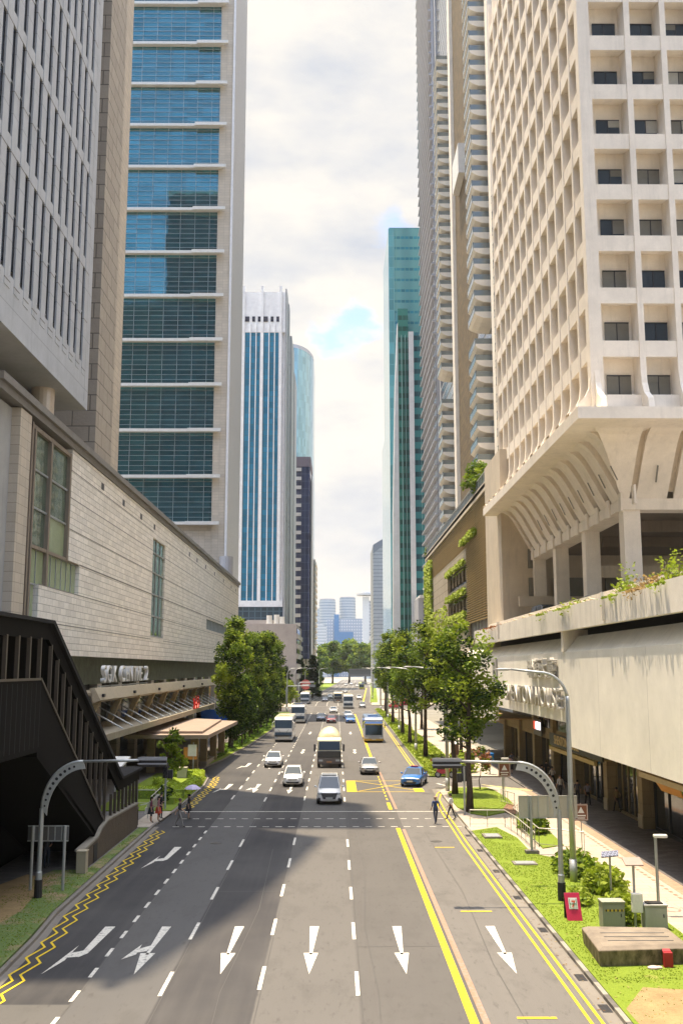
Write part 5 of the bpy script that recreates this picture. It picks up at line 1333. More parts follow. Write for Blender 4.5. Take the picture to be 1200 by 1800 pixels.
def car(label,kind,m,group='cars on the road'):
    K=dict(sedan=dict(L=4.6,W=.89,hood=.98,belt=.96,H=1.46,c=(1.25,2.05,3.35,4.2),tail=1.05),
           hatch=dict(L=4.1,W=.86,hood=1.05,belt=1.02,H=1.58,c=(.95,1.75,3.55,4.0),tail=1.1),
           mpv=dict(L=4.9,W=.93,hood=1.18,belt=1.14,H=1.93,c=(.75,1.55,4.45,4.85),tail=1.2),
           suv=dict(L=4.6,W=.93,hood=1.15,belt=1.10,H=1.75,c=(1.15,1.95,4.1,4.55),tail=1.15))[kind]
    T=thing('parked_car' if 'parked' in label else 'car',label,'car',group=group)
    L_,W,hd,bl,H=K['L'],K['W'],K['hood'],K['belt'],K['H']; c0,c1,c2,c3=K['c']
    body_loft([(0,W*.80,.30,.66),(.06,W*.90,.22,.80),(.45,W*.97,.20,hd*.90),(c0,W,.20,hd),(L_*.5,W,.20,bl),(c3,W,.22,K['tail']),(L_-.15,W*.95,.28,K['tail']*.96),(L_,W*.86,.38,K['tail']*.78)],m,'body',T)
    # cabin
    wb,wt=W*.90,W*.70; zb=bl-.06
    b=MB(); base=[(c0,wb),(c3,wb)]; 
    vs=[(-wb,c0,zb),(wb,c0,zb),(wb,c3,zb),(-wb,c3,zb),(-wt,c1,H-.03),(wt,c1,H-.03),(wt,c2,H-.05),(-wt,c2,H-.05),(-wt*.9,(c1+c2)/2,H),(wt*.9,(c1+c2)/2,H)]
    b.add(vs,((0,1,5,4),(1,2,6,9,5),(2,3,7,6),(3,0,4,8,7),(4,5,9,8),(8,9,6,7)))
    b.build('roof',m,T,bevel=.04)
    def pane(a,bb,cc,dd,off,ins=.08,name='side_window'):
        P=[Vector(v) for v in (a,bb,cc,dd)]; cen=sum(P,Vector())/4; n=(P[1]-P[0]).cross(P[3]-P[0]).normalized()
        if n.dot(cen-Vector((0,(c0+c3)/2,.9)))<0: n=-n
        P=[cen+(p-cen)*(1-ins)+n*off for p in P]; b=MB(); b.ext([tuple(p) for p in P],n*.012); return b.build(name,m_wind,T)
    pane(vs[0],vs[1],vs[5],vs[4],.004,.07,'windscreen'); pane(vs[1],vs[2],vs[6],vs[5],.004,.12); pane(vs[3],vs[0],vs[4],vs[7],.004,.12); pane(vs[2],vs[3],vs[7],vs[6],.004,.12,'rear_window')
    # pillars between the side windows
    for s in (-1,1):
        y=(c1+c2)/2-.1; MB().tube(((s*(wb+.012),y,zb),(s*(wt+.02),y,H-.08)),.045,6).build('door_pillar',m,T)
        wheel(T,s*(W-.10),.85,.32,.2,s); wheel(T,s*(W-.10),L_-.9,.32,.2,s)
        MB().ball((s*(W*.72),.12,hd*.70),.20,.12,.085,10,6).build('headlight',m_lamp,T,smooth=True)
        MB().ball((s*(W+.10),c0+.35,bl+.08),.12,.07,.08,8,5).tube(((s*W*.95,c0+.38,bl),(s*(W+.08),c0+.35,bl+.06)),.025,5).build('wing_mirror',m,T,smooth=True)
        MB().box(s*W*.80-.1,s*W*.80+.1,L_-.05,L_+.01,.75,.95).build('tail_light',m_tail,T)
    if kind=='mpv':
        MB().ext([(-.62,-.03,.86),(.62,-.03,.86),(.45,-.03,.42),(-.45,-.03,.42)],(0,.1,0)).build('grille',m_dark,T)
        g=MB()
        for k in range(4): g.box(-.55+k*.02,.55-k*.02,-.05,-.03,.80-k*.09,.82-k*.09)
        g.build('grille_bar',m_chrome,T)
        MB().box(-.55,.55,1.9,3.4,H+.0,H+.03).build('sunroof',m_wind,T)
        for s in (-1,1): MB().ball((s*.74,-.0,.40),.1,.06,.14,8,5).build('fog_light',m_dark,T)
    else:
        MB().ext([(-.42,-.02,.66),(.42,-.02,.66),(.34,-.02,.58),(-.34,-.02,.58)],(0,.1,0)).build('grille',m_dark,T)
        MB().ext([(-.58,-.01,.46),(.58,-.01,.46),(.46,-.01,.30),(-.46,-.01,.30)],(0,.1,0)).build('air_intake',m_dark,T)
    MB().box(-.26,.26,-.06,-.03,.44,.55).build('number_plate',m_plate,T)
    return T
def pv(o,x,y,rz=0): o.location=(x,y,.006); o.rotation_euler=(0,0,rz); return o
pw=paint('pearl_white_paint',(.88,.87,.84)); psil=paint('silver_paint',(.48,.46,.44),.25,.5); pblue=paint('bright_blue_paint',(.02,.16,.55)); pred=paint('dark_red_paint',(.22,.02,.03)); pred2=paint('crimson_paint',(.55,.03,.06))
pgb=paint('grey_blue_paint',(.16,.19,.25),.25,.4); pnavy=paint('navy_paint',(.05,.07,.14),.25,.3); pblack=paint('black_paint',(.02,.02,.025)); pyg=paint('yellow_green_paint',(.45,.50,.04)); pcream=paint('cream_paint',(.68,.62,.42),.45)
c1=pv(car('white people carrier with a big dark grille stopped at the line','mpv',pw),-.47,76.2)
c2=pv(car('white hatchback with black lower bumper behind the stop line, second lane','hatch',pw),-3.66,87.4)
c3=pv(car('white saloon car approaching in the left lanes beside the drop-off','sedan',pw),-6.4,104)
c4=pv(car('silver saloon car just behind the yellow box','sedan',psil),3.25,97)
c5=pv(car('bright blue taxi turning out over the yellow box toward the driveway','sedan',pblue),6.3,87.2,R(-14))
MB().box(-.3,.3,2.4,2.7,1.46,1.58).build('roof_sign',plain('taxi_sign_red',(.35,.06,.10),.5),c5)
rows=[(c4,-2.8,194,pgb,'grey-blue car in the shadow band, left of the dark red one'),(c4,-.8,187,pred,'dark red car in the shadow band'),(c4,2.74,187,pblue,'bright blue car in the shadow band'),
 (c3,2.5,205.5,pw,'white car right behind the bright blue one'),(c3,-.5,228.5,pw,'white car alone before the junction'),(c4,-3.2,305,pnavy,'navy car beyond the junction on the left lanes'),(c3,-1.8,339,pw,'white car behind the navy one'),
 (c2,6.83,258,psil,'light SUV in the bus lane at the junction'),(c2,7.6,327,pw,'white car in the bus lane beyond the junction'),(c4,4.1,418,psil,'small silver car far down the road'),(c4,-6.2,398,pnavy,'dark car far away crossing the left lanes'),
 (c3,-7.4,372,psil,'pale car queueing at the far left kerb'),(c3,-10.6,378,pw,'white car queueing behind trees at the far left'),(c3,12,560,pw,'white car near the far bridge, left lane'),(c3,15.5,600,psil,'silver car near the far bridge'),(c3,9.5,620,pw,'white car at the very end of the road'),(c3,6,590,psil,'silver car at the very end of the road, left')]
for s_,x,y,m,lb in rows:
    src={c4:psil,c3:pw,c2:pw}[s_]; o=copy_tree(s_,(x,y,.006),0,lb,'cars on the road',None,{src:m}); 
o=copy_tree(c3,(12.3,255.5,.006),R(-82),'crimson car entering from the right side street','cars on the road',None,{pw:pred2})
o=copy_tree(c1,(20.5,274,.006),R(90),'red van parked in the right side street behind the trees','cars on the road',None,{pw:pred2})
# cars on the podium deck
k1=copy_tree(c1,(18.6,85,13.55),R(5),'black people carrier parked on the podium deck between the columns','cars on the podium deck',None,{pw:pblack})
copy_tree(c4,(18.2,66.5,13.55),R(4),'dark car parked on the podium deck behind the planter','cars on the podium deck',1.0,{psil:pblack})
copy_tree(c3,(18.9,96,13.55),R(3),'dark blue car parked on the podium deck, farther one','cars on the podium deck',None,{pw:pnavy})

def coach(name,label,mbody,mroof,mfront,kind):
    T=thing(name,label,'bus',group=None); W=1.25; L_=11.5; H=3.35
    b=MB(); 
    prof=[(0.05,.32),(0,.9),(.02,1.5),(.28,H-.28),(.55,H),(L_-.2,H),(L_,H-.3),(L_,.35)]
    b.ext([(-W,y,z) for y,z in prof],(2*W,0,0)); b.build('body',mbody,T,bevel=.10)
    MB().box(-W+.06,W-.06,.9,L_-.4,H-.01,H+.06).box(-.7,.7,3,5,H+.05,H+.24).build('roof',mroof,T,bevel=.03)
    if kind=='coach':
        MB().ext([(-W+.08,-.03,1.0),(-W+.06,.22,H-.40),(W-.06,.22,H-.40),(W-.08,-.03,1.0)],(0,.06,0)).build('windscreen',m_wind,T)
        MB().box(-W+.1,W-.1,-.035,.0,.78,1.0).build('dashboard_band',m_dark,T)
    else:
        MB().ext([(-W+.14,-.03,1.05),(-W+.12,.12,H-.95),(W-.12,.12,H-.95),(W-.14,-.03,1.05)],(0,.06,0)).build('windscreen',m_wind,T)
        MB().ext([(-W+.10,.12,H-.82),(-W+.12,.42,H-.12),(W-.12,.42,H-.12),(W-.10,.12,H-.82)],(0,.05,0)).build('upper_windscreen',glass('bus_top_glass',(.10,.16,.28),.06,.5) ,T)
        MB().box(-W+.1,W-.1,.0,.12,H-.96,H-.80).build('destination_board',plain('amber_board',(.55,.40,.10),.5),T)
        MB().box(-W-.01,W+.01,-.05,L_,.30,.55).build('skirt',plain('gold_skirt',(.55,.33,.05),.4),T)
    for s in (-1,1):
        MB().box(s*W-.01,s*W+.015,.9,L_-.5,1.45,H-.55).build('side_window',m_wind,T)
        wheel(T,s*(W-.14),2.3,.48,.28,s); wheel(T,s*(W-.14),8.6,.48,.28,s)
        MB().box(s*.95-.22,s*.95+.22,-.03,.03,.55,.75).build('headlight',m_lamp,T)
        MB().tube(((s*W,.2,H-.5),(s*(W+.22),-.15,H-.7),(s*(W+.22),-.15,H-.85)),.035,6).box(s*(W+.22)-.08,s*(W+.22)+.08,-.2,-.08,H-1.35,H-.85).build('wing_mirror',mfront,T)
        MB().tube(((s*.15,-.06,1.05),(s*.75,-.02,1.75)),.018,5).build('wiper',m_dark,T)
    MB().box(-.27,.27,-.05,-.02,.42,.54).build('number_plate',m_plate,T)
    return T
pbw=paint('coach_white',(.66,.64,.60)); pbb=paint('bus_blue',(.10,.18,.36)); pbs=paint('bus_silver_blue',(.30,.33,.40))
B1=coach('coach','white coach with a black windscreen in the left lane',pbw,pcream,pbw,'coach'); pv(B1,-7.15,139.5)
B2=coach('bus','blue and silver bus with a gold skirt in the right bus lane',pbs,pbb,pyg,'bus'); pv(B2,5.2,138.4)
copy_tree(B1,(-6.9,186.4,.006),0,'dark fronted bus with a blue-grey roof behind the white coach',None,None,{pcream:pgb})
copy_tree(B1,(-8.7,286,.006),0,'pale blue bus waiting beyond the junction on the left',None,(1,1,.95),{pbw:pbs,pcream:pbw})
copy_tree(B1,(-8.9,300,.006),0,'white bus behind the pale blue one, under a round red board',None,(1,1,.95))
copy_tree(B1,(3.15,254,.006),0,'white coach alone in the middle of the junction',None,(.98,.9,1.02))
copy_tree(B2,(12.5,486,.006),-.035,'yellow-green bus far down the bus lane',None,None,{pbs:pyg,pbb:pyg})
def lorry(label,mixer):
    T=thing('mixer_truck' if mixer else 'lorry',label,'truck'); W=1.22
    MB().ext([(-W,0,.95),(-W,-.02,1.6),(-W,.18,2.75),(-W,.45,2.95),(-W,1.9,2.95),(-W,1.9,.95)],(2*W,0,0)).build('cab',pcream,T,bevel=.08)
    MB().ext([(-W+.14,-.04,1.78),(-W+.16,.14,2.62),(W-.16,.14,2.62),(W-.14,-.04,1.78)],(0,.05,0)).build('windscreen',m_wind,T)
    MB().box(-W+.02,W-.02,-.05,.3,1.0,1.68).build('grille',pblack,T,bevel=.03)
    MB().box(-W,W,-.12,.5,.42,.98).build('bumper',plain('muddy_bumper',(.13,.11,.10),.6),T,bevel=.04)
    MB().box(-.5,.5,1.9,8,.75,1.05).build('chassis',m_dark,T)
    MB().box(-.27,.27,-.16,-.12,.55,.67).build('number_plate',plain('orange_plate',(.5,.25,.1),.5),T)
    for s in (-1,1):
        for y in (.95,4.6,6.0): wheel(T,s*(W-.16),y,.5,.3,s)
        MB().box(s*.85-.2,s*.85+.2,-.14,-.1,.66,.85).build('headlight',m_lamp,T)
        MB().tube(((s*W,.15,2.5),(s*(W+.25),.0,2.35)),.03,6).box(s*(W+.25)-.1,s*(W+.25)+.1,-.06,.06,1.65,2.35).build('wing_mirror',pblack,T)
        MB().box(s*(W+.0)-.01,s*(W+.01)+.005,.6,1.5,1.75,2.55).build('side_window',m_wind,T)
    if mixer:
        b=MB(); pts=[(0,2.1,2.35),(0,2.5,2.45),(0,4.3,2.6),(0,6.0,2.75),(0,7.6,3.0)]; b.tube(pts,[.85,1.18,1.24,1.1,.55],22); b.build('drum',pcream,T,smooth=True)
        MB().tube(((-1.23,3.4,2.55),(1.23,3.4,2.55)),.05,6) 
        MB().box(-.9,.9,7.4,8.0,1.0,3.0).build('rear_frame',m_steel_d,T)
    else:
        MB().box(-W,W,2.0,6.6,1.0,3.1).build('cargo_box',pbw,T,bevel=.04)
    return T
pv(lorry('cream cement mixer truck with a round drum and dark lower front',True),-.65,104)
o=pv(lorry('white box lorry among the traffic beyond the junction',False),.7,300)
# motorcycles
def bike(label,x,y,rz,mc):
    T=thing('motorcycle',label,'motorcycle',(0,0,0),'motorcycles parked at the driveway corner')
    for yy in (0,1.25): o=MB().tube(((-.06,yy,.3),(.06,yy,.3)),.3,14).build('wheel',m_black,T); MB().disc((0,yy,.3),(1,0,0),.18,.14,10).build('rim',m_rim,o)
    MB().ext([(-.12,.2,.45),(-.12,.1,.85),(-.12,.5,.75),(-.12,1.3,.8),(-.12,1.4,.6),(-.12,.9,.35)],(.24,0,0)).build('body',mc,T,bevel=.03)
    MB().box(-.14,.14,.6,1.3,.78,.88).build('seat',m_black,T,bevel=.03)
    MB().tube(((-.35,.2,1.05),(-.1,.12,.98),(.1,.12,.98),(.35,.2,1.05)),.02,6).tube(((0,0,.3),(0,.15,.98)),.03,6).build('handlebar',m_dark,T)
    T.location=(x,y,.16); T.rotation_euler=(0,0,rz); return T
bk=bike('dark motorcycle with a maroon body beside the yellow shrub bed',11.0,103.2,.6,pred)
copy_tree(bk,(11.9,104.3,.16),.9,'black motorcycle behind the maroon one','motorcycles parked at the driveway corner',None,{pred:pblack})
copy_tree(bk,(10.7,94.6,.01),1.4,'red delivery motorcycle stopped at the driveway mouth',None,None,{pred:pred2})
copy_tree(bk,(12.8,105.4,.16),.7,'grey-blue motorcycle third in the row','motorcycles parked at the driveway corner',None,{pred:pgb})
copy_tree(bk,(1.4,560,.02),0,'tiny motorcycle far away in the middle of the road',None,1.1)

# ---------------------------------------------------------------- people
def person(label,top,bot,skin_c,hair_c,pose='walk',bare=.35,sleeve=.5,h=1.7,female=False,skirt=False,facing=0,phase=1):
    sk=plain('skin',skin_c,.6,obj=True) if ('skin%s'%str(skin_c)) not in MC else MC['skin%s'%str(skin_c)]; MC['skin%s'%str(skin_c)]=sk
    def cm(c): 
        k='cl%s'%str(c)
        if k not in MC: MC[k]=plain('cloth',c,.85,0,.15,6,obj=True)
        return MC[k]
    J={}
    s=h/1.7
    hipw=.10; shw=.185 if not female else .165
    J['pel']=(0,0,.93); J['sp']=(0,-.01,1.12); J['ch']=(0,-.02,1.32); J['nk']=(0,-.02,1.45); J['hd0']=(0,-.035,1.52); J['hd1']=(0,-.045,1.62)
    st=.26 if pose=='walk' else .03
    for sd,t in ((-1,phase),(1,-phase)):
        f=t*st
        J['hip%d'%sd]=(sd*hipw,0,.90); J['kn%d'%sd]=(sd*hipw*1.02,-f*.55-.02,.50); J['an%d'%sd]=(sd*hipw,-f if f>0 else -f*1.15,.09 if f>=0 else .13); 
        a=J['an%d'%sd]; J['to%d'%sd]=(a[0],a[1]-.17,.035 if f>=0 else .045)
        J['sh%d'%sd]=(sd*shw,-.01,1.40)
        g=-f
        if pose=='hold' and sd==1: J['el%d'%sd]=(sd*.24,-.12,1.16); J['wr%d'%sd]=(sd*.16,-.30,1.32); J['ha%d'%sd]=(sd*.15,-.34,1.40)
        elif pose=='bag' or (pose=='stand' and sd==1): J['el%d'%sd]=(sd*.23,-.02,1.13); J['wr%d'%sd]=(sd*.12,-.20,1.08); J['ha%d'%sd]=(sd*.08,-.27,1.08)
        else: J['el%d'%sd]=(sd*.235,g*-.25*-1+.02,1.13); J['wr%d'%sd]=(sd*.235,-g*.8*-1*-1-.04,.90); J['ha%d'%sd]=(sd*.23,-g*.95-.06,.82)
    names=list(J); idx={n:i for i,n in enumerate(names)}
    E=[('pel','sp'),('sp','ch'),('ch','nk'),('nk','hd0'),('hd0','hd1')]
    for sd in (-1,1): E+=[('pel','hip%d'%sd),('hip%d'%sd,'kn%d'%sd),('kn%d'%sd,'an%d'%sd),('an%d'%sd,'to%d'%sd),('ch','sh%d'%sd),('sh%d'%sd,'el%d'%sd),('el%d'%sd,'wr%d'%sd),('wr%d'%sd,'ha%d'%sd)]
    rad=dict(pel=(.15,.11),sp=(.125,.095),ch=(.16,.11),nk=(.055,.055),hd0=(.072,.082),hd1=(.078,.092))
    for sd in (-1,1):
        for n,r in (('hip',.085),('kn',.06),('an',.042),('to',.035),('sh',.062),('el',.042),('wr',.03),('ha',.032)): rad['%s%d'%(n,sd)]=(r,r)
    me=bpy.data.meshes.new('tmp'); me.from_pydata([J[n] for n in names],[(idx[a],idx[b]) for a,b in E],[]); 
    o=bpy.data.objects.new('tmp',me); COL.objects.link(o)
    o.modifiers.new('skin','SKIN'); sl_=me.skin_vertices[0].data if me.skin_vertices else None
    if sl_ is None:
        bpy.context.view_layer.objects.active=o; sl_=me.skin_vertices[0].data
    for i,n in enumerate(names): sl_[i].radius=rad[n]; sl_[i].use_root=(n=='pel')
    sb=o.modifiers.new('sub','SUBSURF'); sb.levels=sb.render_levels=1
    bpy.context.view_layer.update()
    em=bpy.data.meshes.new_from_object(o.evaluated_get(bpy.context.evaluated_depsgraph_get())); bpy.data.objects.remove(o)
    b=MB(); b.v=[tuple(v.co) for v in em.vertices]; b.f=[tuple(p.vertices) for p in em.polygons]
    def seg(n0,n1,p):
        a,c=Vector(J[n0]),Vector(J[n1]); d=c-a; t=max(0,min(1,(p-a).dot(d)/d.length_squared)); return (p-(a+d*t)).length,t
    for p in em.polygons:
        q=p.center; best=min(((seg(a,c,q)[0]-.5*(rad[a][0]+rad[c][0]),a,c,seg(a,c,q)[1]) for a,c in E),key=lambda t:t[0]); _,a,c,t=best
        m=1
        if a in('nk','hd0') or (a=='ch' and c=='nk' and t>.85): m=0
        elif a.startswith('hip') or (a=='pel' and c.startswith('hip')): m=2
        elif a.startswith('kn'): m=2 if bare<=0 else 0
        elif a.startswith('an'): m=3
        elif a.startswith('sh'): m=1
        elif a.startswith('el') : m=1 if sleeve>.9 else 0
        elif a.startswith('wr'): m=0
        elif a=='pel' and c=='sp' and t<.25: m=2
        b.m.append(m)
    # fingers and thumb
    for sd in (-1,1):
        H=Vector(J['ha%d'%sd]); W_=Vector(J['wr%d'%sd]); d=(H-W_).normalized(); side=Vector((0,1,0)).cross(d).normalized() if abs(d.y)<.9 else Vector((1,0,0)); up=d.cross(side).normalized()
        for k,(ln) in enumerate((.065,.075,.07,.055)):
            p0=H+up*(k-1.5)*.017+d*.01; p1=p0+d*ln*.55+side*.004*sd; p2=p1+d*ln*.4-side*.018*sd; b.tube((p0,p1,p2),[.0085,.008,.006],5,0)
        p0=H-up*.028-d*.01; b.tube((p0,p0-up*.022+d*.025,p0-up*.026+d*.05),[.009,.008,.007],5,0)
    # face
    b.tube(((0,-.125,1.60),(0,-.15,1.575)),[.008,.014],5,0)
    for sd in (-1,1): b.ball((sd*.083,-.04,1.585),.012,.02,.03,6,4,0); b.ball((sd*.03,-.128,1.61),.011,.006,.007,6,4,3)
    b.ball((0,-.128,1.545),.022,.006,.006,6,4,3)
    T=b.build('person',[sk,cm(top),cm(bot),MC['shoe']],None,smooth=True)
    hb=MB(); hb.ball((0,-.03,1.635),.098,.108,.095,12,8); 
    if female: hb.ball((0,.035,1.55),.088,.055,.15,10,6)
    hb.build('hair',cm(hair_c),T,smooth=True)
    if skirt: 
        sb_=MB().tube(((0,0,1.0),(0,0,.9),(0,0,.58)),[.15,.175,.24],14,0,False); sb_.build('skirt',cm(bot),T,smooth=True)
    T['label']=label; T['category']='person'; T.scale=(s,s,s)
    return T
MC={'shoe':plain('shoe',(.02,.018,.016),.5)}
SK=(.50,.30,.20); SK2=(.36,.20,.12); HB=(.012,.010,.009); HG=(.30,.28,.26)
def pp(o,x,y,rz,z=.01,group=None): o.location=(x,y,z); o.rotation_euler=(0,0,rz); 
P0=person('balding man in a navy shirt walking on the crossing, back turned',(.03,.05,.13),(.035,.045,.075),SK,(.35,.24,.17),'walk',0,.4,1.74); pp(P0,6.5,67.0,R(190))
P1=person('man in a white shirt stepping onto the right kerb at the crossing',(.62,.62,.64),(.03,.03,.045),SK2,HB,'walk',0,.4,1.68,phase=-1); pp(P1,7.72,68.9,R(245))
P2=person('man in a black shirt and grey trousers on the left of the crossing',(.02,.02,.022),(.24,.22,.20),SK,(.12,.08,.06),'walk',0,.3,1.76,phase=1); pp(P2,-9.95,65.9,R(80))
P3=person('woman in a dark dress holding a lilac umbrella on the left of the crossing',(.02,.02,.025),(.02,.02,.025),SK,HB,'hold',1,.3,1.62,True,True); pp(P3,-9.85,69.2,R(90))
def umbrella():
    T=thing('umbrella','small lilac umbrella held over the woman in the dark dress','umbrella',(0,0,0)); mu=plain('lilac_fabric',(.50,.44,.60),.7)
    vs=[(0,0,.26)]; fs=[];n=8
    for r,z in ((.26,.21),(.46,.08),(.56,-.02)):
        for i in range(n): a=2*math.pi*i/n; vs.append((r*math.cos(a),r*math.sin(a),z))
    for i in range(n):
        fs.append((0,1+i,1+(i+1)%n))
        for k in range(2): fs.append((1+k*n+i,1+(k+1)*n+i,1+(k+1)*n+(i+1)%n,1+k*n+(i+1)%n))
    o=MB().add(vs,fs).build('canopy',mu,T); sm=o.modifiers.new('s','SOLIDIFY'); sm.thickness=.008
    MB().tube(((0,0,.3),(0,0,-.62)),.009,6).build('shaft',m_steel,T)
    b=MB()
    for i in range(n): a=2*math.pi*i/n; b.tube(((0,0,.0),(.28*math.cos(a),.28*math.sin(a),.18)),.004,4)
    b.build('rib',m_steel,T)
    T.location=(-9.62,69.32,2.0)
umbrella()
P4=person('woman in a maroon top and black skirt waiting at the left kerb',(.14,.03,.05),(.015,.015,.018),SK,HB,'stand',1,.4,1.62,True,True); pp(P4,-11.95,66.9,R(100),.13)
P5=person('woman in a red-orange skirt waiting beside the maroon topped one',(.25,.10,.12),(.45,.06,.03),SK,HB,'stand',1,.4,1.60,True,True); pp(P5,-11.55,67.3,R(95),.13)
P6=person('person in black behind the two waiting women',(.015,.015,.02),(.02,.02,.03),SK,HB,'stand',0,.9,1.7); pp(P6,-11.6,68.5,R(120),.13)
bg=MB().ext([(-12.32,66.75,.72),(-12.28,67.05,.72),(-12.28,67.08,1.08),(-12.32,66.72,1.08)],(.09,0,0)).tube(((-12.28,66.8,1.05),(-12.2,66.88,1.25),(-12.28,67.0,1.05)),.012,5); tag(bg.build('tote_bag',plain('white_bag',(.62,.60,.55),.8),loc=(-12.3,66.9,.75)),'white shoulder bag carried by the woman in the maroon top','bag')
P7=person('dim figure in dark clothes standing under the stairs behind the sign posts',(.03,.035,.05),(.03,.04,.06),SK2,HB,'stand',0,.9,1.7); pp(P7,-14.5,52.2,R(30),.12)
bodies=[P0,P1,P2,P4,P5,P6]
walk=[(19.6,71.6,P1,(.30,.22,.10),(.03,.03,.03),'man in an ochre top standing by the shop door under the podium',200),(19.0,47.0,P2,(.06,.05,.05),(.10,.08,.06),'person in dark clothes at the right edge by the brightly lit shop',150),(18.3,86.5,P1,(.60,.55,.55),(.02,.02,.03),'person in a white shirt walking in the shaded arcade under the lit sign',10),
(17.7,88,P6,(.14,.18,.26),(.02,.02,.03),'person in a blue-grey top leading the group in the shaded arcade',30),(16.9,81,P4,(.50,.30,.30),(.03,.03,.04),'woman in a pinkish top at the edge of the shade beyond the sign board',20),(17.3,79,P2,(.55,.54,.55),(.03,.03,.03),'person in a pale shirt beside the woman in pink in the arcade',185),
(17.9,76,P6,(.10,.10,.13),(.03,.03,.04),'person in dark grey behind the tall lamp post in the arcade',170),(18.4,75,P1,(.20,.19,.24),(.02,.02,.03),'man in a grey-violet shirt right of the tall lamp post',5),(16.6,97,P4,(.45,.28,.25),(.03,.03,.04),'woman in salmon at the far end of the arcade',12),
(15.6,104,P2,(.35,.33,.32),(.05,.05,.06),'person in grey near the podium corner',190),(14.4,110,P6,(.05,.05,.06),(.02,.02,.02),'person in black past the podium corner',10),(17.4,101,P1,(.08,.09,.12),(.02,.02,.03),'person in dark blue deep in the arcade',350),
(18.9,92,P6,(.04,.04,.05),(.02,.02,.02),'person in black by the far shop front',40),(19.3,52.2,P6,(.05,.05,.06),(.3,.28,.25),'person in black and pale trousers at the shop window with the orange banner',160),
(-15.5,205,P2,(.40,.14,.06),(.03,.03,.05),'person in orange at the left roadside beyond the trees',20),(-14.0,210,P4,(.50,.46,.45),(.04,.04,.05),'woman in white at the left roadside beyond the trees',180),(-12.6,214,P6,(.08,.09,.14),(.03,.03,.04),'person in navy crossing near the left junction corner',90),(-16.6,216,P1,(.55,.52,.50),(.05,.05,.05),'man in a pale shirt near the orange pavilion',60),(-19.2,150,P6,(.03,.03,.04),(.02,.02,.03),'dark figure under the podium canopy on the left',10)]
for x,y,src,ct,cb,lb,dg in walk:
    sw={}; ms=[s_.material for s_ in src.material_slots]
    for old,c in ((ms[1],ct),(ms[2],cb)):
        k='cl%s'%str(c)
        if k not in MC: MC[k]=plain('cloth',c,.85,0,.15,6,obj=True)
        sw[old]=MC[k]
    copy_tree(src,(x,y,.11),R(dg),lb,'people in the arcade and on the far pavements',None,sw)
# ---------------------------------------------------------------- street furniture
def gantry(label,x,y,side,tip,boxc):
    T=thing('signal_gantry',label,'gantry',(x,y,.13))
    s=side
    MB().tube(((x,y,.1),(x,y,1.2),(x,y,1.25),(x,y,3.9)),[.14,.14,.11,.10],12).build('pole',m_steel,T)
    MB().tube(((x,y,.1),(x,y,.9)),.175,12).build('base_sleeve',m_black,T)
    # pierced curved shoulder: flat plate with holes
    b=MB(); n=12; outer=[];inner=[]
    for i in range(n+1):
        a=R(90*i/n); outer.append((x+s*(1.75-1.75*math.cos(a)),3.9+2.02*math.sin(a))); inner.append((x+s*(1.85-1.62*math.cos(a)),3.6+2.0*math.sin(a)))
    for i in range(n):
        for P,Q,t in ((outer,inner,0),):
            q=[(P[i][0],y-.05,P[i][1]),(P[i+1][0],y-.05,P[i+1][1]),(Q[i+1][0],y-.05,Q[i+1][1]),(Q[i][0],y-.05,Q[i][1])]
            b.ext(q,(0,.1,0))
    b.build('curved_shoulder',m_steel,T)
    MB().tube([(px,y,pz) for px,pz in outer],.07,8).build('outer_tube',m_steel,T,smooth=True)
    h=MB()
    for i in range(1,n-1):
        cx=(outer[i][0]+inner[i][0])/2; cz=(outer[i][1]+inner[i][1])/2; r=.035+.035*math.sin(math.pi*i/n)
        h.disc((cx,y,cz),(0,1,0),r,.12,10)
    h.build('shoulder_hole',m_pitch,T)
    MB().tube(((x+s*1.7,y,5.92),(tip,y,5.98)),.06,10).build('arm',m_steel,T,smooth=True)
    bx=boxc
    b=MB(); b.box(bx-.60,bx+.60,y-.12,y+.14,5.68,6.12).build('signal_box',m_dark,T,bevel=.03)
    b=MB(); b.box(bx-.64,bx+.64,y-.22,y-.14,5.98,6.1).box(bx-.64,bx+.64,y-.22,y-.14,5.80,5.86).build('box_hood',plain('hood_grey',(.30,.31,.34),.5),T)
    for k in range(3): MB().disc((bx-.4+k*.4,y+.17,5.88),(0,1,0),.13,.06,12).build('signal_lens',m_black,T)
    return T
gantry('left signal gantry with a pierced curved shoulder over the bus bay lane',-12.94,45.5,1,-7.6,-8.1)
gantry('right signal gantry with a pierced curved shoulder beside the tall street lamp',9.72,44.8,-1,5.4,4.85)
def street_lamp(x,y,h_,reach,side):
    T=thing('street_lamp','x','street lamp',(0,0,0)); s=side
    pts=[(0,0,0),(0,0,h_*.45),(0,0,h_*.84)]
    for i in range(1,9):
        a=R(80*i/8); pts.append((s*(1.3-1.3*math.cos(a)),0,h_*.84+1.35*math.sin(a)))
    e=pts[-1]; pts.append((s*reach,0,e[2]+.18))
    MB().tube(pts[:4],[.16,.13,.10,.095],12).tube(((0,0,0),(0,0,1.0)),.18,12).build('pole',m_steel,T,smooth=True)
    MB().tube(pts[3:],[.095]+[.075]*(len(pts)-5)+[.05],10).build('arm',m_steel,T,smooth=True)
    b=MB().ball((s*(reach+.35),0,e[2]+.17),.42,.14,.07,12,6); b.build('lantern',plain('lamp_head',(.36,.36,.35),.4),T,smooth=True)
    return T
SL=street_lamp(0,0,9.9,2.7,-1); SL.location=(11.15,48.7,.14); SL['label']='tall curved street lamp nearest the camera on the right verge'; SL['group']='curved street lamps'
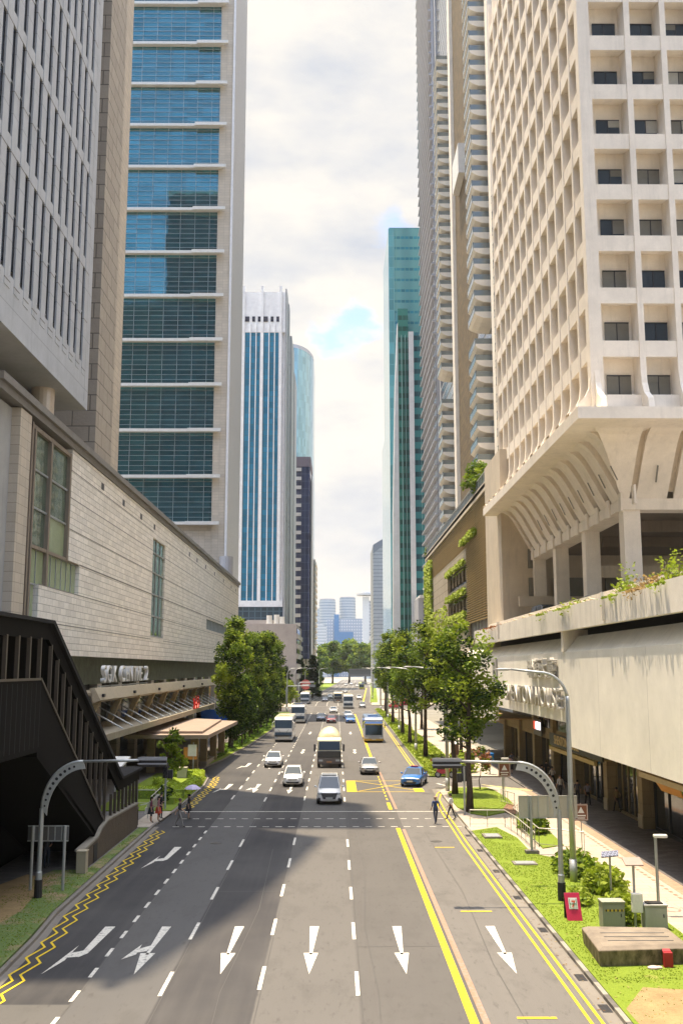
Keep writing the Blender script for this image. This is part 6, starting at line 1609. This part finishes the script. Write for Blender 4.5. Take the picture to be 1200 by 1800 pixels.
for x,y,rz,lb in ((9.15,84,0,'street lamp standing among the corner lawn trees'),(9.6,122,0,'street lamp among the right verge trees'),(10.0,160,0,'street lamp beyond the bus on the right verge'),(10.3,200,0,'street lamp near the end of the right verge'),(10.8,242,0,'street lamp at the right junction corner'),
  (-11.2,234,R(180),'street lamp at the left junction corner, its arm reaching over the road'),(-11.0,270,R(180),'second street lamp beyond the left junction'),(-9.6,318,R(180),'third street lamp far along the left kerb'),(-6.7,410,R(180),'fourth street lamp far along the left kerb'),(12,330,0,'far street lamp along the right kerb'),(15.5,420,0,'farthest street lamp along the right kerb')):
    copy_tree(SL,(x,y,.12),rz,lb,'curved street lamps',1.02)
def far_gantry(x,y,tip,label):
    T=thing('signal_gantry',label,'gantry',(x,y,0)); MB().tube(((x,y,0),(x,y,5.6),(x+(1 if tip>x else -1)*.4,y,6),(tip,y,6.05)),.10,8).build('arm',m_steel,T); MB().box(tip-.7,tip+.7,y-.2,y+.2,5.8,6.35).build('signal_box',m_steel_d,T)
far_gantry(-11.3,232,-5.4,'far signal gantry reaching over the left lanes at the junction'); far_gantry(-10.8,296,-7,'second far signal gantry beyond the junction on the left'); far_gantry(12.5,285,8.0,'far signal gantry beyond the junction on the right')
# small walkway lamp, solar post, cabinets
T=thing('path_lamp','short grey post lamp with a flat head on the near right verge','lamp',(13.15,42.5,.12))
MB().tube(((13.15,42.5,.12),(13.15,42.5,3.15)),.065,10).build('post',m_steel,T); MB().box(13.08,13.62,42.38,42.62,3.12,3.24).build('lamp_head',m_white,T,bevel=.02); MB().box(13.42,13.60,42.4,42.6,2.6,3.1).build('hanging_tag',plain('rusty_plate',(.28,.13,.06),.8),T) if 0 else None
c=copy_tree(T,(12.73,78.1,.12),0,'short grey post lamp at the back edge of the corner lawn',None)
T=thing('solar_post','slim post carrying a small solar panel and a white equipment box','solar post',(11.5,40.2,.15))
MB().tube(((11.55,40.3,.15),(11.55,40.3,2.55)),.05,8).build('post',m_steel,T); MB().ext([(11.2,40.1,2.45),(11.9,40.1,2.45),(11.9,40.6,2.65),(11.2,40.6,2.65)],(0,0,.04)).build('solar_panel',plain('pinkish_panel',(.35,.25,.22),.4),T)
MB().box(11.38,11.78,39.98,40.2,.75,1.45).build('equipment_box',m_white,T,bevel=.02)
T=thing('solar_post','post with a dark solar panel above the flowering shrub','solar post',(11.9,45.0,.15))
MB().tube(((11.95,45.2,.15),(11.95,45.2,1.9)),.045,8).build('post',m_steel,T); 
MB().ext([(11.5,44.9,1.88),(12.25,44.9,1.95),(12.4,45.45,2.08),(11.65,45.45,2.02)],(0,0,.04)).build('solar_panel',paving('solar_cells',(.09,.10,.14),.17,.17,.1,.012,3.5,0),T)
def cabinet(label,x,y,w_,d,h_,m,stripe):
    T=thing('utility_cabinet',label,'cabinet',(x,y,.15))
    MB().box(x-w_/2,x+w_/2,y,y+d,.12,h_).build('body',m,T,bevel=.015); MB().box(x-w_/2-.03,x+w_/2+.03,y-.03,y+d+.03,h_,h_+.06).build('lid',m,T,bevel=.01)
    MB().box(x-w_/2+.05,x+w_/2-.05,y-.012,y,.22,h_-.06).build('door',m,T); MB().box(x+w_*.3,x+w_*.34,y-.035,y-.012,.6,.72).build('handle',m_dark,T)
    if stripe:
        b=MB(); b.box(x-w_/2+.08,x+w_/2-.04,y-.018,y-.012,h_-.30,h_-.22,0)
        for k in range(5): b.box(x-w_/2+.10+k*.15,x-w_/2+.16+k*.15,y-.022,y-.018,h_-.30,h_-.22,1)
        b.build('warning_stripe',[plain('stripe_yellow',(.5,.36,.04),.6),m_dark],T)
    else: MB().box(x-w_/2+.12,x+w_/2-.12,y+.1,y+d-.1,h_+.06,h_+.10).build('roof_vent',m_dark,T)
mcab=concrete('cabinet_green_grey',(.30,.31,.25),.35); mcab2=concrete('cabinet_light_grey',(.40,.40,.37),.3)
cabinet('greenish grey cabinet with a black and yellow stripe on the right verge',10.65,40.0,.85,.6,1.1,mcab,1)
cabinet('lighter grey cabinet with a dark roof vent beside the short post lamp',12.25,39.9,.85,.6,1.0,mcab2,0)
# mossy concrete plinth
def mossy():
    t=NT('mossy_concrete'); v=t.pos(); q=t.N.new('ShaderNodeSeparateXYZ'); t.L.new(v,q.inputs[0])
    n=t.noise(t.mp(v,(1.6,1.6,.8)),1.6,6,.7); c=t.mix(t.mr(n,.38,.62),(.27,.21,.14),(.07,.06,.03)); g=t.N.new('ShaderNodeNewGeometry'); z=t.N.new('ShaderNodeSeparateXYZ'); t.L.new(g.outputs['Normal'],z.inputs[0])
    top=t.mix(t.mr(t.noise(v,1.2,5),.4,.7),(.24,.20,.155),(.15,.125,.10)); return t.fin(t.mix(t.mr(z.outputs[2],.4,.8),c,top),.9)
T=thing('concrete_chamber','squat mossy concrete block with a paler chamfered top on the right verge','concrete block',(10.4,36.5,.15)); mm_=mossy()
MB().add([(8.85,35.2,.1),(12.0,35.5,.1),(12.0,37.9,.1),(9.0,38.1,.1),(8.8,35.15,.66),(12.05,35.45,.66),(12.05,37.95,.66),(8.95,38.15,.66),(9.0,35.35,.76),(11.85,35.65,.76),(11.85,37.75,.76),(9.15,37.95,.76)],((0,1,5,4),(1,2,6,5),(2,3,7,6),(3,0,4,7),(4,5,9,8),(5,6,10,9),(6,7,11,10),(7,4,8,11),(8,9,10,11))).build('block',mm_,T,bevel=.03)
b=MB()
for k in range(3): b.box(9.35,11.6,36.0+k*.5,36.05+k*.5,.761,.78)
b.build('cover_joint',m_cap,T)
o=MB().box(10.95,11.25,35.05,35.2,.14,.62).ext([(10.95,35.2,.6),(11.25,35.2,.6),(11.22,35.32,.66),(10.98,35.32,.66)],(0,0,.03)).build('red_box',plain('deep_red_plastic',(.35,.01,.02),.5),loc=(11.1,35.1,.14),bevel=.01); tag(o,'small deep red box leaning against the concrete block','box')
o=MB().ball((10.55,34.95,.18),.22,.14,.07,9,5).ball((10.75,35.0,.17),.12,.1,.06,8,5).build('crumpled_bag',plain('crumpled_plastic',(.6,.45,.42),.6)); tag(o,'crumpled pale plastic litter beside the red box','litter')
# folding sign
T=thing('folding_sign','red folding pavement sign with a white logo panel on the grass','sign',(9.45,41.6,.15)); mr_=plain('sign_red',(.55,.02,.08),.5); 
MB().ext([(9.15,41.3,.15),(9.75,41.3,.15),(9.70,41.55,1.15),(9.10,41.55,1.15)],(0,.03,0)).build('front_board',mr_,T); MB().ext([(9.15,41.85,.15),(9.75,41.85,.15),(9.70,41.60,1.15),(9.10,41.60,1.15)],(0,.03,0)).build('back_board',m_dark,T)
def on(u,v,d=0): # point on the front board
    return (9.15+.6*u-.05*v,41.3+.25*v-.012-d,.15+v)
def pl(name,u0,u1,v0,v1,m,d): MB().ext([on(u0,v0,d),on(u1,v0,d),on(u1,v1,d),on(u0,v1,d)],(0,.004,0)).build(name,m,T)
pl('logo_panel',.22,.80,.42,.83,m_white,0)
pl('green_band',.27,.75,.46,.79,plain('logo_green',(.03,.25,.12),.5),.006); pl('inner_panel',.31,.71,.44,.81,m_white,.012)
nv=Vector((0,.25,1)).normalized()
text('numeral','7',.34,on(.52,.60,.03),axes((1,0,0),nv),plain('logo_red',(.60,.08,.03),.5),T,.002,'CENTER',.9,.012)
text('lettering','ELEVEN',.085,on(.51,.62,.036),axes((1,0,0),nv),plain('logo_text_green',(.02,.18,.08),.5),T,.002,'CENTER',.9,.002)
# sign boards seen from behind
def board(label,x0,x1,y,z0,z1,posts,m,foot):
    T=thing('direction_sign',label,'sign',((x0+x1)/2,y,.15))
    MB().box(x0,x1,y,y+.05,z0,z1).build('panel',m,T,bevel=.01)
    b=MB()
    for k in range(1,6): x=x0+(x1-x0)*k/6; b.box(x-.025,x+.025,y-.03,y,z0,z1)
    b.box(x0,x1,y-.03,y,z1-.05,z1).box(x0,x1,y-.03,y,z0,z0+.05).build('stiffener',m_steel,T)
    for x in posts:
        MB().tube(((x,y-.08,.12),(x,y-.08,z1)),.07,10).build('post',m_steel,T)
        if foot: MB().box(x-.35,x+.35,y-.35,y+.2,.13,.30).build('footing',m_kerbc,T)
board('wide back of a direction sign on two posts by the right ramp',9.95,13.15,56,1.95,3.15,(10.6,12.7),concrete('pale_sign_back',(.48,.45,.38),.3),1)
board('dim back of a direction sign on two thin posts under the left gantry',-13.95,-12.1,47,2.25,2.95,(-13.7,-12.25),plain('dim_sign_back',(.12,.12,.12),.6),0)
o=MB().box(-12.6,-12.15,50.6,51.1,.12,1.15).box(-12.63,-12.12,50.57,51.13,1.15,1.2).build('stone_bollard_box',concrete('bollard_concrete',(.42,.37,.27),.4),loc=(-12.4,50.8,.12)); tag(o,'pale concrete post box standing at the end of the low brick wall','post')
# crossing ramp railing
def railing(label,pts,h_=1.0,step=1.1,name='railing'):
    T=thing(name,label,'railing',(pts[0][0],pts[0][1],.12)); b=MB(); z=.13
    b.tube([(x,y,z+h_) for x,y in pts],.03,7).tube([(x,y,z+.15) for x,y in pts],.018,6).build('rail',m_rl,T)
    p=MB(); 
    for (x0,y0),(x1,y1) in zip(pts,pts[1:]):
        L_=math.hypot(x1-x0,y1-y0); n=max(1,int(L_/step))
        for k in range(n+1):
            t=k/n; MB().tube(((x0+(x1-x0)*t,y0+(y1-y0)*t,z-.03),(x0+(x1-x0)*t,y0+(y1-y0)*t,z+h_)),.02,6).build('baluster',m_rl,T)
m_rl=plain('rail_galvanised',(.52,.50,.44),.45,.3)
railing('steel railing round the near side of the crossing ramp on the right',[(8.5,65.3),(10.7,65.2),(10.9,62),(10.9,56.6),(10.8,56.2)])
railing('steel railing on the far side of the ramp, beside the round shrub',[(12.0,68),(11.45,66.4),(11.4,58.0),(13.6,56.6)])
railing('short handrail at the back of the ramp by the corner lawn',[(12.3,76.5),(12.9,74.2)],.95)
railing('steel railing behind the crossing corner on the left',[(-15.8,75.6),(-13.2,75.4),(-13.0,74.6)],1.05)
T=thing('ramp_wall','low concrete ramp wall beside the waiting women on the left','wall',(-13,74,.12)); MB().ext([(-12.9,72.4,.1),(-12.9,79.5,.1),(-12.9,79.5,1.0),(-12.9,72.4,.75)],(-.2,0,0)).build('wall_body',concrete('ramp_concrete',(.33,.31,.28),.4),T); MB().tube(((-12.95,72.4,1.1),(-12.95,79.5,1.4)),.03,6).build('handrail',m_rl,T)
# traffic lights
def traffic_light(label,x,y,z,faces):
    T=thing('traffic_light',label,'traffic light',(x,y,.13)); MB().tube(((x,y,.1),(x,y,z+.1)),.07,10).build('pole',m_steel,T)
    b=MB().box(x-.17,x+.17,y+.08,y+.3,z-.9,z+.15); b.build('signal_head',m_dark,T,bevel=.02)
    b=MB().box(x-.5,x-.16,y-.12,y+.12,z-.95,z-.35); b.build('crossing_signal',m_dark,T,bevel=.02)
    for k in range(3):
        MB().tube(((x,y+.3,z-.08-k*.32),(x,y+.45,z-.05-k*.32)),.11,10,0,False).build('visor',m_black,T)
    return T
TL=traffic_light('traffic light on a grey pole at the right end of the crossing',8.85,70.6,3.2,1)
copy_tree(TL,(-12.1,73.2,.13),R(180),'traffic light on a pole at the left end of the crossing',None)
# brown warning signs
def warn(x,y,z,label):
    T=thing('warning_sign',label,'sign',(0,0,0)); MB().tube(((0,.03,0),(0,.03,z+.6)),.03,7).build('pole',m_steel,T)
    MB().box(-.45,.45,-.02,0,z-.5,z+.55).build('panel',plain('brown_panel',(.20,.075,.035),.6),T)
    b=MB(); b.box(-.42,.42,-.026,-.02,z-.46,z-.43).box(-.42,.42,-.026,-.02,z+.48,z+.51).box(-.42,-.39,-.026,-.02,z-.43,z+.48).box(.39,.42,-.026,-.02,z-.43,z+.48).build('border',m_white,T)
    MB().add([(-.22,-.03,z-.02),(.22,-.03,z-.02),(0,-.03,z+.38)],((0,1,2),)).box(-.3,.3,-.03,-.02,z-.22,z-.14).box(-.25,.25,-.03,-.02,z-.36,z-.30).build('symbol',m_white,T)
    T.location=(x,y,.12); return T
W1=warn(11.35,86.6,2.35,'brown warning sign with a white triangle at the back of the corner lawn'); copy_tree(W1,(12.65,76.8,.12),0,'brown warning sign beside the short lamp at the pavement edge',None); copy_tree(W1,(13.55,56.9,.12),0,'brown warning sign behind the right direction sign board',None,.85)
# blue sign board near the driveway, phone-box-like planters
T=thing('payment_kiosk','bright blue board on a post in front of the driveway','kiosk',(14.6,97,.12)); MB().tube(((14.6,97,.1),(14.6,97,1.5)),.06,8).build('post',m_steel,T); MB().tube(((14.6,97,1.1),(14.6,97,2.05)),.42,12).build('drum_sign',plain('vivid_blue',(.01,.20,.60),.4),T)
T=thing('bollard_sign','small stone post with a brown sign and white cap by the driveway','post',(11.3,97,.12)); MB().box(11.05,11.6,97,97.4,.1,2.6).build('post',m_cream2,T); MB().box(10.95,11.7,96.9,97,1.9,2.9).build('panel',plain('brown_sign',(.18,.09,.05),.6),T); MB().add([(10.9,96.85,2.9),(11.75,96.85,2.9),(11.75,97.5,2.9),(10.9,97.5,2.9),(11.3,97.2,3.15)],((0,1,4),(1,2,4),(2,3,4),(3,0,4),(3,2,1,0))).build('cap',m_white,T)
T=thing('street_bench','orange brown bench beside the motorcycles','bench',(8.9,100,.15)); mo=plain('bench_orange',(.42,.17,.05),.7)
MB().box(9.4,10.6,101.0,101.5,.55,.62).build('seat',mo,T); MB().box(9.4,10.6,101.5,101.56,.62,1.15).build('backrest',mo,T)
for xx in (9.5,10.45): MB().box(xx,xx+.08,101.05,101.5,.15,.55).build('leg',m_dark,T)
# covers
def cover(label,x,y,w_,d,z=.16):
    T=thing('access_cover',label,'cover',(x,y,.15)); MB().box(x-w_/2-.12,x+w_/2+.12,y-d/2-.12,y+d/2+.12,.12,z+.04).build('frame',m_kerbc,T); MB().box(x-w_/2,x+w_/2,y-d/2,y+d/2,z+.04,z+.06).build('lid',m_steel_d,T)
cover('square access cover in the grass beside the crossing ramp',9.25,61.2,.8,1.1,.2)
cover('flush access cover in the grass midway along the right verge',9.65,53.0,.95,.7)
cover('dark access cover in the pavement beside the concrete block',13.8,35.6,1.1,.9,.06)
# left plaza pieces
T=thing('white_awning_roof','small white sloped roof behind the foot of the dark stair','roof',(-18,72,0)); MB().ext([(-19.5,72,2.9),(-15.2,72,2.9),(-15.2,76,3.4),(-19.5,76,3.4)],(0,0,.15)).build('roof',m_white,T)
for xx,yy in ((-19.2,72.3),(-15.5,72.3),(-19.2,75.7),(-15.5,75.7)): MB().tube(((xx,yy,.1),(xx,yy,3.0)),.06,8).build('post',m_steel,T)
o=text('red_sculpture','S C',2.4,(-17.2,134,6.4),axes((0,1,0),(0,0,1)),plain('sculpture_red',(.65,.03,.02),.5),None,.12,'CENTER',.8,.05) if 0 else None
def red_art():
    b=MB(); rnd=random.Random(4)
    for i in range(7):
        y=121+i*.65; b.tube(((-16.9,y,5.2),(-16.8,y+rnd.uniform(-.7,.7),5.8),(-16.9,y+rnd.uniform(-.5,.7),6.3+rnd.random()*.5)),[.10,.08,.05],6)
    tag(b.build('red_sculpture',plain('sculpture_red',(.65,.03,.02),.5),loc=(-16.9,127,5.2)),'bright red twisted sculpture standing on the canopy ledge','sculpture')
red_art()
o=MB().box(-22.5,-17.5,165,165.2,1.0,3.4).build('blue_banner',plain('blue_banner_cloth',(.01,.10,.42),.6)); tag(o,'blue banner hanging under the podium behind the left trees','banner')
T=thing('round_board','red and white round board on a post above the far buses','sign',(-9.9,303,0)); MB().tube(((-9.9,304,0),(-9.9,304,4.6)),.08,8).build('post',m_steel,T); MB().disc((-9.0,303.8,5.2),(0,1,0),1.5,.12,20).build('disc',plain('board_pink_red',(.55,.12,.12),.5),T); MB().box(-10.0,-8.0,303.6,303.72,5.0,5.4).build('white_bar',m_white,T)
# ---------------------------------------------------------------- air
def haze():
    b=MB().box(-800,800,-300,1700,-1.2,230); o=b.build('haze',[bpy.data.materials.new('air')]); o['kind']='stuff'; o['label']='thin pale haze in the air along the street'; o['category']='haze'
    m=o.data.materials[0]; m.use_nodes=True; N=m.node_tree.nodes; N.clear(); out=N.new('ShaderNodeOutputMaterial'); v=N.new('ShaderNodeVolumePrincipled'); v.inputs['Color'].default_value=(.93,.96,1,1); v.inputs['Density'].default_value=.00008; v.inputs['Anisotropy'].default_value=.2
    m.node_tree.links.new(v.outputs[0],out.inputs['Volume'])
if HAZE: haze()
